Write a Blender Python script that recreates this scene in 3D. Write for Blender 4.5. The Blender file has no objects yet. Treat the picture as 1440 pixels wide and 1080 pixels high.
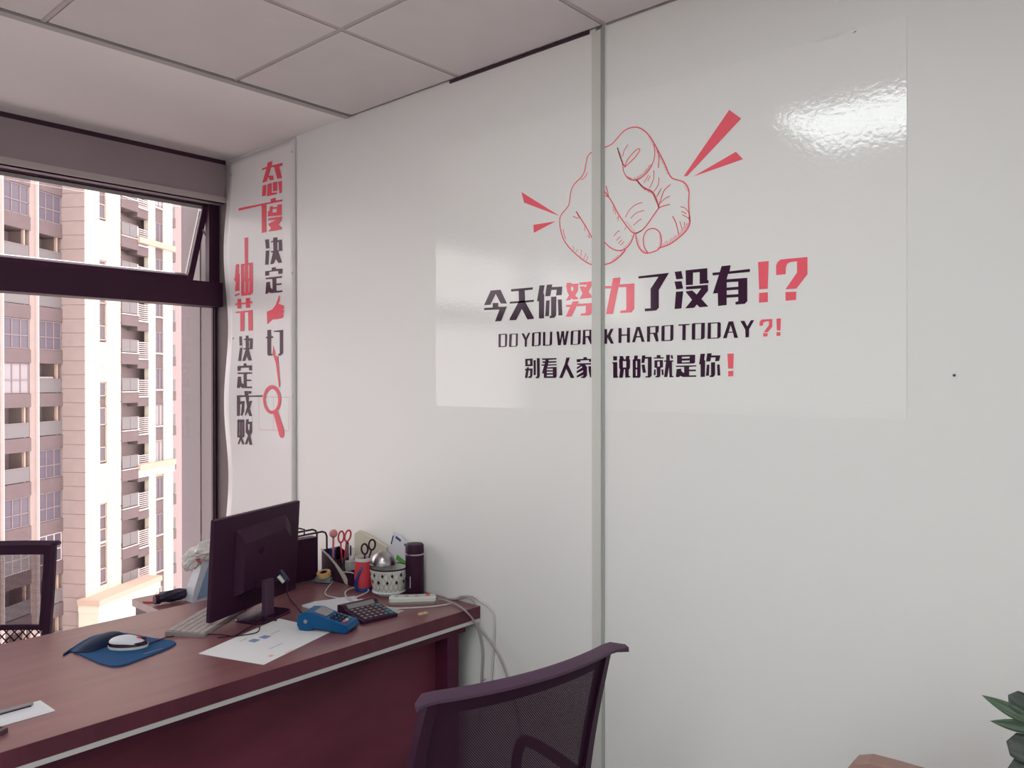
import bpy, bmesh, math, random
from mathutils import Vector, Matrix
from mathutils.geometry import tessellate_polygon

S = bpy.context.scene
COL = S.collection
PI = math.pi
# ------------------------------------------------------------------ camera, world, exposure
cam = bpy.data.objects.new('camera', bpy.data.cameras.new('camera'))
COL.objects.link(cam)
cam.data.sensor_width = 36.0
cam.data.lens = 36.0 * 1120.46 / 1440
cam.data.clip_end = 600
YAW, PITCH, ROLL = 0.7244, -0.0034, 0.001
cam.matrix_world = (Matrix.Translation((0, 0, 1.5)) @ Matrix.Rotation(YAW, 4, 'Z')
                    @ Matrix.Rotation(PI / 2 + PITCH, 4, 'X') @ Matrix.Rotation(-ROLL, 4, 'Z'))
S.camera = cam
w = bpy.data.worlds.new('overcast_sky'); S.world = w; w.use_nodes = True
bgn = w.node_tree.nodes['Background']
bgn.inputs[0].default_value = (1.0, 0.935, 0.925, 1)
bgn.inputs[1].default_value = 3.2
S.view_settings.view_transform = 'Standard'
S.view_settings.look = 'None'
S.view_settings.gamma = 1
S.view_settings.use_curve_mapping = False
S.view_settings.exposure = 0.05
PANEL_STRENGTH = 10.5
PANEL_SPOTS = [(-1.035, 0.528)] + [(x, y) for y in (-0.672, -1.872, -3.072) for x in (-0.435, 0.765, 1.965)]  # first is mirrored in the sticker; the others are unseen, added as fill light

# ------------------------------------------------------------------ constants of the room
W = 1.9215          # face of the white wall (y)
XW = -3.50          # face of the window wall (x)
CZ = 2.538          # ceiling height
DZ = 0.75           # desk top height

# ------------------------------------------------------------------ materials
def mat(name, col, rough=0.6, metal=0.0, spec=0.5, noise=None, bump=None, emit=None, coat=0.0):
    m = bpy.data.materials.new(name); m.use_nodes = True
    nt = m.node_tree; b = nt.nodes['Principled BSDF']
    b.inputs['Base Color'].default_value = (*col, 1)
    b.inputs['Roughness'].default_value = rough
    b.inputs['Metallic'].default_value = metal
    b.inputs['Specular IOR Level'].default_value = spec
    b.inputs['Coat Weight'].default_value = coat
    b.inputs['Coat Roughness'].default_value = 0.08
    tc = nt.nodes.new('ShaderNodeTexCoord')
    if noise:
        sc, amt = noise[0], noise[1]
        st = noise[2] if len(noise) > 2 else (1, 1, 1)
        mp = nt.nodes.new('ShaderNodeMapping'); mp.inputs['Scale'].default_value = st
        n = nt.nodes.new('ShaderNodeTexNoise'); n.inputs['Scale'].default_value = sc; n.inputs['Detail'].default_value = 5
        r = nt.nodes.new('ShaderNodeValToRGB')
        r.color_ramp.elements[0].position = 0.3; r.color_ramp.elements[1].position = 0.7
        r.color_ramp.elements[0].color = (*[c * (1 - amt) for c in col], 1)
        r.color_ramp.elements[1].color = (*[min(1, c * (1 + amt)) for c in col], 1)
        nt.links.new(tc.outputs['Object'], mp.inputs[0]); nt.links.new(mp.outputs[0], n.inputs['Vector'])
        nt.links.new(n.outputs['Fac'], r.inputs[0]); nt.links.new(r.outputs[0], b.inputs['Base Color'])
    if bump:
        n2 = nt.nodes.new('ShaderNodeTexNoise'); n2.inputs['Scale'].default_value = bump[0]; n2.inputs['Detail'].default_value = 3
        bp = nt.nodes.new('ShaderNodeBump'); bp.inputs['Strength'].default_value = bump[1]
        bp.inputs['Distance'].default_value = bump[2] if len(bump) > 2 else 0.001
        nt.links.new(tc.outputs['Object'], n2.inputs['Vector']); nt.links.new(n2.outputs['Fac'], bp.inputs['Height'])
        nt.links.new(bp.outputs[0], b.inputs['Normal'])
    if emit:
        b.inputs['Emission Color'].default_value = (*emit[0], 1); b.inputs['Emission Strength'].default_value = emit[1]
    return m

def glass_mat(name, tint, gloss=1.0):
    m = bpy.data.materials.new(name); m.use_nodes = True
    nt = m.node_tree; nt.nodes.clear()
    o = nt.nodes.new('ShaderNodeOutputMaterial'); mx = nt.nodes.new('ShaderNodeMixShader')
    t = nt.nodes.new('ShaderNodeBsdfTransparent'); t.inputs[0].default_value = (*tint, 1)
    g = nt.nodes.new('ShaderNodeBsdfGlossy'); g.inputs['Roughness'].default_value = 0.02
    f = nt.nodes.new('ShaderNodeFresnel'); f.inputs[0].default_value = 1.3
    nt.links.new(f.outputs[0], mx.inputs[0]); nt.links.new(t.outputs[0], mx.inputs[1]); nt.links.new(g.outputs[0], mx.inputs[2])
    nt.links.new(mx.outputs[0], o.inputs[0])
    return m

def mesh_cloth(name, col, su, sv, open_r):
    """Woven net: round holes in staggered rows, laid out in the surface's own UV coordinates."""
    m = bpy.data.materials.new(name); m.use_nodes = True
    nt = m.node_tree; b = nt.nodes['Principled BSDF']; out = nt.nodes['Material Output']
    b.inputs['Base Color'].default_value = (*col, 1); b.inputs['Roughness'].default_value = 0.7; b.inputs['Specular IOR Level'].default_value = 0.2
    uv = nt.nodes.new('ShaderNodeUVMap'); sp = nt.nodes.new('ShaderNodeSeparateXYZ')
    nt.links.new(uv.outputs[0], sp.inputs[0])
    def mth(op, a, c=None, d=None):
        n = nt.nodes.new('ShaderNodeMath'); n.operation = op
        for i, q in enumerate((a, c, d)):
            if q is None: continue
            if isinstance(q, (int, float)): n.inputs[i].default_value = q
            else: nt.links.new(q, n.inputs[i])
        return n.outputs[0]
    v = mth('MULTIPLY', sp.outputs[1], sv); row = mth('FLOOR', v)
    off = mth('MULTIPLY', mth('MODULO', row, 2.0), 0.5)
    u = mth('ADD', mth('MULTIPLY', sp.outputs[0], su), off)
    fu = mth('SUBTRACT', mth('FRACT', u), 0.5); fv = mth('SUBTRACT', mth('FRACT', v), 0.5)
    r = mth('SQRT', mth('ADD', mth('MULTIPLY', fu, fu), mth('MULTIPLY', fv, fv)))
    hole = mth('LESS_THAN', r, open_r)
    t = nt.nodes.new('ShaderNodeBsdfTransparent'); mx = nt.nodes.new('ShaderNodeMixShader')
    nt.links.new(hole, mx.inputs[0]); nt.links.new(b.outputs[0], mx.inputs[1]); nt.links.new(t.outputs[0], mx.inputs[2])
    nt.links.new(mx.outputs[0], out.inputs[0])
    return m

M = {
 'wall': mat('white_wall_paint', (0.81, 0.81, 0.80), 0.45, bump=(9, 0.06, 0.002)),
 'ceil': mat('ceiling_tile', (0.66, 0.615, 0.62), 0.6, noise=(6, 0.03), bump=(14, 0.25, 0.002)),
 'plaster': mat('soffit_paint', (0.88, 0.83, 0.825), 0.7),
 'tbar': mat('grid_bar_paint', (0.46, 0.39, 0.41), 0.4),
 'dark_gap': mat('dark_gap_shade', (0.05, 0.015, 0.035), 0.7),  # dark colour stands in for the shade inside gaps
 'trim_grey': mat('edge_trim_grey', (0.42, 0.39, 0.39), 0.5),
 'strip': mat('joint_strip_grey', (0.62, 0.62, 0.59), 0.5),
 'strip_shaded': mat('joint_strip_shaded_edge', (0.42, 0.43, 0.41), 0.5),  # darker copy of the strip grey: shading of its right side as colour
 'floor': mat('floor_tile', (0.40, 0.36, 0.35), 0.35, noise=(3, 0.08)),
 'film': mat('glossy_white_film', (0.87, 0.87, 0.86), 0.05, bump=(85, 0.6, 0.0006)),
 'ink_k': mat('dark_plum_print', (0.046, 0.013, 0.040), 0.12, spec=0.35, bump=(55, 0.08, 0.0006)),
 'ink_r': mat('coral_red_print', (0.95, 0.14, 0.19), 0.12, bump=(55, 0.08, 0.0006)),
 'ink_line': mat('red_line_print', (0.62, 0.10, 0.15), 0.2),
 'banner': mat('banner_vinyl', (0.82, 0.79, 0.80), 0.22, spec=0.22),
 'bink_k': mat('banner_dark_print', (0.075, 0.024, 0.050), 0.35, spec=0.12),
 'bink_r': mat('banner_red_print', (0.88, 0.11, 0.155), 0.35, spec=0.12),
 'wood_edge_shade': mat('mahogany_edge_shade', (0.105, 0.026, 0.042), 0.42, noise=(3.5, 0.2, (1, 5, 1)), spec=0.3),  # same laminate as the top, darkened to paint in the front edge's shade
 'wood_pan': mat('mahogany_front_panel', (0.135, 0.028, 0.050), 0.45, noise=(2.5, 0.25, (1, 1, 3)), spec=0.25),
 'reveal': mat('window_reveal_grey', (0.22, 0.17, 0.18), 0.8),
 'plugblue': mat('dull_navy_plug', (0.010, 0.018, 0.05), 0.5),
 'frame': mat('dark_window_frame', (0.050, 0.014, 0.038), 0.45, spec=0.25),
 'header': mat('header_panel', (0.34, 0.27, 0.295), 0.55),
 'header_lt': mat('header_strip_light', (0.50, 0.44, 0.44), 0.5),
 'pier': mat('pier_render', (0.165, 0.138, 0.145), 0.8),
 'sash': mat('sash_grey', (0.30, 0.28, 0.28), 0.35),
 'metal': mat('brushed_steel', (0.60, 0.57, 0.56), 0.3, 1.0),
 'glass': glass_mat('window_glass', (0.97, 0.955, 0.96)),
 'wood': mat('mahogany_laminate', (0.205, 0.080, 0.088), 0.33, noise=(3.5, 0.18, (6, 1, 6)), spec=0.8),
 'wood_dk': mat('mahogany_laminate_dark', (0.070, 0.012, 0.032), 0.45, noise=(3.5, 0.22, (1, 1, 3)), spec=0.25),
 'silver': mat('silver_edge_strip', (0.60, 0.58, 0.56), 0.35, 0.2),
 'blk': mat('black_plastic', (0.036, 0.008, 0.028), 0.5, spec=0.22),
 'blk_g': mat('black_gloss_plastic', (0.030, 0.007, 0.024), 0.22, spec=0.3),
 'blk_rail': mat('black_satin_rail', (0.075, 0.036, 0.068), 0.42, spec=0.3),
 'net': mesh_cloth('chair_net', (0.035, 0.010, 0.028), 96, 104, 0.16),
 'net_open': mesh_cloth('chair_net_open', (0.035, 0.010, 0.028), 96, 104, 0.30),
 'seat': mat('seat_fabric', (0.03, 0.012, 0.025), 0.9),
 'white': mat('white_plastic', (0.66, 0.66, 0.62), 0.35),
 'greykey': mat('keycap_grey', (0.42, 0.37, 0.36), 0.5),
 'greywhite': mat('grey_white_plastic', (0.26, 0.22, 0.22), 0.45),
 'paper': mat('white_paper', (0.72, 0.71, 0.73), 0.8),
 'printb': mat('print_blue', (0.22, 0.27, 0.46), 0.8),
 'printg': mat('print_grey', (0.42, 0.42, 0.44), 0.8),
 'printr': mat('print_red', (0.72, 0.36, 0.38), 0.8),
 'blue': mat('blue_fabric', (0.012, 0.075, 0.20), 0.7, spec=0.15),
 'blue_dk': mat('navy_gel_rest', (0.007, 0.018, 0.05), 0.6, spec=0.25),
 'posblue': mat('terminal_blue', (0.002, 0.078, 0.22), 0.4, spec=0.25),
 'screen': mat('lcd_grey', (0.20, 0.19, 0.20), 0.2),
 'key': mat('key_grey', (0.085, 0.045, 0.065), 0.5),
 'keylab': mat('key_legend', (0.30, 0.25, 0.27), 0.5),
 'teal': mat('teal_key', (0.03, 0.22, 0.22), 0.5),
 'redkey': mat('red_key', (0.62, 0.10, 0.11), 0.45),
 'redm': mat('red_plastic', (0.55, 0.035, 0.055), 0.3),
 'redcup': mat('red_cup', (0.66, 0.055, 0.085), 0.35),
 'pink': mat('pink_ball', (0.62, 0.27, 0.27), 0.7, noise=(60, 0.2)),
 'pinkst': mat('pink_stick', (0.60, 0.14, 0.17), 0.4),
 'navy': mat('navy_plastic', (0.012, 0.045, 0.20), 0.4),
 'cream': mat('cream_card', (0.60, 0.57, 0.46), 0.8),
 'cream2': mat('cream_pages', (0.70, 0.62, 0.55), 0.8),
 'lime': mat('pale_green_grey', (0.50, 0.48, 0.43), 0.6),
 'steelb': mat('steel_bowl', (0.42, 0.39, 0.40), 0.28, 1.0),
 'green': mat('pack_green', (0.10, 0.42, 0.08), 0.5),
 'packw': mat('pack_white', (0.66, 0.67, 0.72), 0.5),
 'yellow': mat('yellow_tape', (0.62, 0.40, 0.16), 0.5),
 'tealgrey': mat('teal_grey_case', (0.16, 0.22, 0.24), 0.4),
 'cable_w': mat('white_cable', (0.60, 0.54, 0.56), 0.5),
 'cable_g': mat('grey_cable', (0.36, 0.31, 0.33), 0.5),
 'bag': mat('paper_bag_pale', (0.58, 0.60, 0.66), 0.7),
 'bag_blue': mat('paper_bag_blue', (0.22, 0.30, 0.47), 0.7),
 'plasticbag': mat('crumpled_plastic', (0.86, 0.81, 0.79), 0.4, bump=(70, 0.9, 0.006)),
 'umb': mat('umbrella_nylon', (0.018, 0.014, 0.04), 0.5, bump=(60, 0.6, 0.003)),
 'tan': mat('tan_wood', (0.62, 0.42, 0.27), 0.6),
 'brownchair': mat('brown_leather', (0.33, 0.20, 0.17), 0.6),
 'leaf': mat('leaf_green', (0.045, 0.085, 0.045), 0.4, noise=(14, 0.35)),
 'leafdk': mat('leaf_dark', (0.05, 0.065, 0.055), 0.45, noise=(14, 0.3)),
 'pot': mat('pot_ceramic', (0.55, 0.53, 0.50), 0.3),
 'soil': mat('potting_soil', (0.05, 0.03, 0.02), 0.95),
 # exterior
 'b_cream': mat('cream_cladding', (0.64, 0.60, 0.49), 0.9, noise=(1.2, 0.03)),
 'b_pink': mat('pinkish_cladding', (0.36, 0.285, 0.265), 0.9, noise=(1.2, 0.04)),
 'b_taupe': mat('taupe_spandrel', (0.160, 0.118, 0.122), 0.85, noise=(1.0, 0.06)),
 'b_in': mat('loggia_wall', (0.36, 0.28, 0.28), 0.9),
 'b_door': mat('loggia_door_glass', (0.10, 0.085, 0.11), 0.3, spec=0.2),
 'b_win': mat('window_glass_dark', (0.14, 0.12, 0.15), 0.25, spec=0.2),
 'b_winlt': mat('curtained_window', (0.34, 0.31, 0.33), 0.5, spec=0.2),
 'b_fr': mat('facade_window_frame', (0.26, 0.21, 0.22), 0.6, spec=0.2),
 'b_frw': mat('white_frame', (0.60, 0.52, 0.50), 0.6),
 'b_rail': mat('balcony_glass', (0.20, 0.185, 0.19), 0.35, spec=0.15),
 'b_louv': mat('louvre_white', (0.50, 0.43, 0.42), 0.7),
 'b_corn': mat('cornice_pink', (0.52, 0.385, 0.31), 0.9),
 'far_a': mat('far_haze_lilac', (0.50, 0.47, 0.52), 0.9),
 'far_b': mat('far_orange', (0.80, 0.52, 0.42), 0.9),
 'far_c': mat('far_blue', (0.12, 0.20, 0.50), 0.9),
 'ground': mat('street_grey', (0.74, 0.69, 0.66), 0.9),
 'panel': mat('led_panel_diffuser', (0.9, 0.9, 0.9), 0.5, emit=((0.925, 1.0, 0.99), PANEL_STRENGTH)),
}

# ------------------------------------------------------------------ mesh builder
class MB:
    def __init__(s): s.v = []; s.f = []; s.mi = []; s.cur = 0; s.uv = {}
    def face(s, idx): s.f.append(tuple(idx)); s.mi.append(s.cur)
    def box(s, x0, x1, y0, y1, z0, z1, X=None):
        b = len(s.v)
        pts = [(x0,y0,z0),(x1,y0,z0),(x1,y1,z0),(x0,y1,z0),(x0,y0,z1),(x1,y0,z1),(x1,y1,z1),(x0,y1,z1)]
        for p in pts: s.v.append(tuple(X @ Vector(p)) if X else p)
        for q in ((0,3,2,1),(4,5,6,7),(0,1,5,4),(1,2,6,5),(2,3,7,6),(3,0,4,7)): s.face([b+i for i in q])
        return s
    def rbox(s, x0, x1, y0, y1, z0, z1, r, X=None, n=4):
        """box with rounded vertical corners and a small top bevel"""
        pts = []
        for cx, cy, a0 in ((x1-r,y1-r,0),(x0+r,y1-r,PI/2),(x0+r,y0+r,PI),(x1-r,y0+r,1.5*PI)):
            for i in range(n+1):
                a = a0 + i/n*PI/2; pts.append((cx+r*math.cos(a), cy+r*math.sin(a)))
        return s.prism(pts, z0, z1, X, bev=min(r*0.4, (z1-z0)*0.3))
    def prism(s, pts, z0, z1, X=None, bev=0.0):
        b = len(s.v); n = len(pts)
        cx = sum(p[0] for p in pts)/n; cy = sum(p[1] for p in pts)/n
        rings = [(z0, 1.0), (z1-bev, 1.0)]
        if bev > 0: rings.append((z1, None))
        for z, k in rings:
            for p in pts:
                if k is None:
                    dx, dy = p[0]-cx, p[1]-cy; L = math.hypot(dx, dy) or 1
                    q = (p[0]-dx/L*bev, p[1]-dy/L*bev, z)
                else: q = (p[0], p[1], z)
                s.v.append(tuple(X @ Vector(q)) if X else q)
        for r in range(len(rings)-1):
            for i in range(n):
                j = (i+1) % n; s.face([b+r*n+i, b+r*n+j, b+(r+1)*n+j, b+(r+1)*n+i])
        s.face([b+i for i in range(n-1, -1, -1)]); t = b+(len(rings)-1)*n; s.face([t+i for i in range(n)])
        return s
    def rings(s, rings, cap=True, closed=False):
        b = len(s.v); n = len(rings[0])
        for r in rings:
            for p in r: s.v.append(tuple(p))
        m = len(rings)
        for k in range(m if closed else m-1):
            a = b+k*n; c = b+((k+1) % m)*n
            for i in range(n):
                j = (i+1) % n; s.face([a+i, a+j, c+j, c+i])
        if cap and not closed:
            s.face([b+i for i in range(n-1, -1, -1)]); s.face([b+(m-1)*n+i for i in range(n)])
        return s
    def lathe(s, prof, c=(0,0,0), n=28, X=None, cap=True):
        R = []
        for r, z in prof:
            ring = []
            for i in range(n):
                a = i/n*2*PI; p = Vector((c[0]+r*math.cos(a), c[1]+r*math.sin(a), c[2]+z))
                ring.append(X @ p if X else p)
            R.append(ring)
        return s.rings(R, cap)
    def tube(s, pts, r, n=8, closed=False, smooth=0):
        P = [Vector(p) for p in pts]
        if smooth: P = spline(P, smooth, closed)
        m = len(P); R = []
        up = Vector((0, 0, 1)); prev = None
        for i, p in enumerate(P):
            if closed: t = P[(i+1) % m]-P[i-1]
            else: t = P[min(i+1, m-1)]-P[max(i-1, 0)]
            t.normalize()
            if prev is None: a = t.cross(up) if abs(t.z) < 0.95 else t.cross(Vector((1, 0, 0)))
            else: a = prev - t*prev.dot(t)
            a.normalize(); prev = a; c = t.cross(a)
            rr = r[min(i, len(r)-1)] if isinstance(r, (list, tuple)) else r
            R.append([p + a*rr*math.cos(k/n*2*PI) + c*rr*math.sin(k/n*2*PI) for k in range(n)])
        return s.rings(R, True, closed)
    def grid(s, fn, nu, nv):
        b = len(s.v)
        for j in range(nv+1):
            for i in range(nu+1): s.v.append(tuple(fn(i/nu, j/nv))); s.uv[len(s.v)-1] = (i/nu, j/nv)
        for j in range(nv):
            for i in range(nu):
                a = b+j*(nu+1)+i; s.face([a, a+1, a+nu+2, a+nu+1])
        return s
    def build(s, name, m, parent=None, smooth=False, kind=None, solid=0, loc=None, fixn=True):
        me = bpy.data.meshes.new(name)
        me.from_pydata(s.v, [], s.f)
        for q in (m if isinstance(m, (list, tuple)) else [m]): me.materials.append(M[q] if isinstance(q, str) else q)
        for p, k in zip(me.polygons, s.mi): p.material_index = k
        if s.uv:
            L = me.uv_layers.new(name='UVMap')
            for lp in me.loops: L.data[lp.index].uv = s.uv.get(lp.vertex_index, (0, 0))
        if fixn:
            bm = bmesh.new(); bm.from_mesh(me); bmesh.ops.recalc_face_normals(bm, faces=bm.faces); bm.to_mesh(me); bm.free()
        if smooth:
            for p in me.polygons: p.use_smooth = True
            try: me.set_sharp_from_angle(angle=0.7)
            except Exception: pass
        o = bpy.data.objects.new(name, me); COL.objects.link(o)
        if parent is not None: o.parent = parent
        if loc: o.location = loc
        if kind: o['kind'] = kind
        if solid:
            md = o.modifiers.new('thickness', 'SOLIDIFY'); md.thickness = solid; md.offset = 0
        return o

def spline(P, k, closed=False):
    out = []; m = len(P)
    rng = range(m) if closed else range(m-1)
    for i in rng:
        p0 = P[(i-1) % m] if closed or i > 0 else P[0]
        p1 = P[i]; p2 = P[(i+1) % m]; p3 = P[(i+2) % m] if closed or i+2 < m else P[-1]
        for q in range(k):
            t = q/k
            out.append(0.5*((2*p1)+(-p0+p2)*t+(2*p0-5*p1+4*p2-p3)*t*t+(-p0+3*p1-3*p2+p3)*t**3))
    if not closed: out.append(P[-1].copy())
    return out

def tag(o, label=None, cat=None, group=None, kind=None):
    if label: o['label'] = label
    if cat: o['category'] = cat
    if group: o['group'] = group
    if kind: o['kind'] = kind
    return o
def thing(name, label, cat, loc=(0, 0, 0), rz=0, group=None):
    o = bpy.data.objects.new(name, None); COL.objects.link(o)
    o.empty_display_size = 0.05
    o.location = loc; o.rotation_euler = (0, 0, rz)
    return tag(o, label, cat, group)
def struct(name, loc=(0, 0, 0)):
    o = bpy.data.objects.new(name, None); COL.objects.link(o); o.location = loc; o['kind'] = 'structure'
    return o
def rotz(a, loc=(0, 0, 0)): return Matrix.Translation(loc) @ Matrix.Rotation(a, 4, 'Z')

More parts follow.
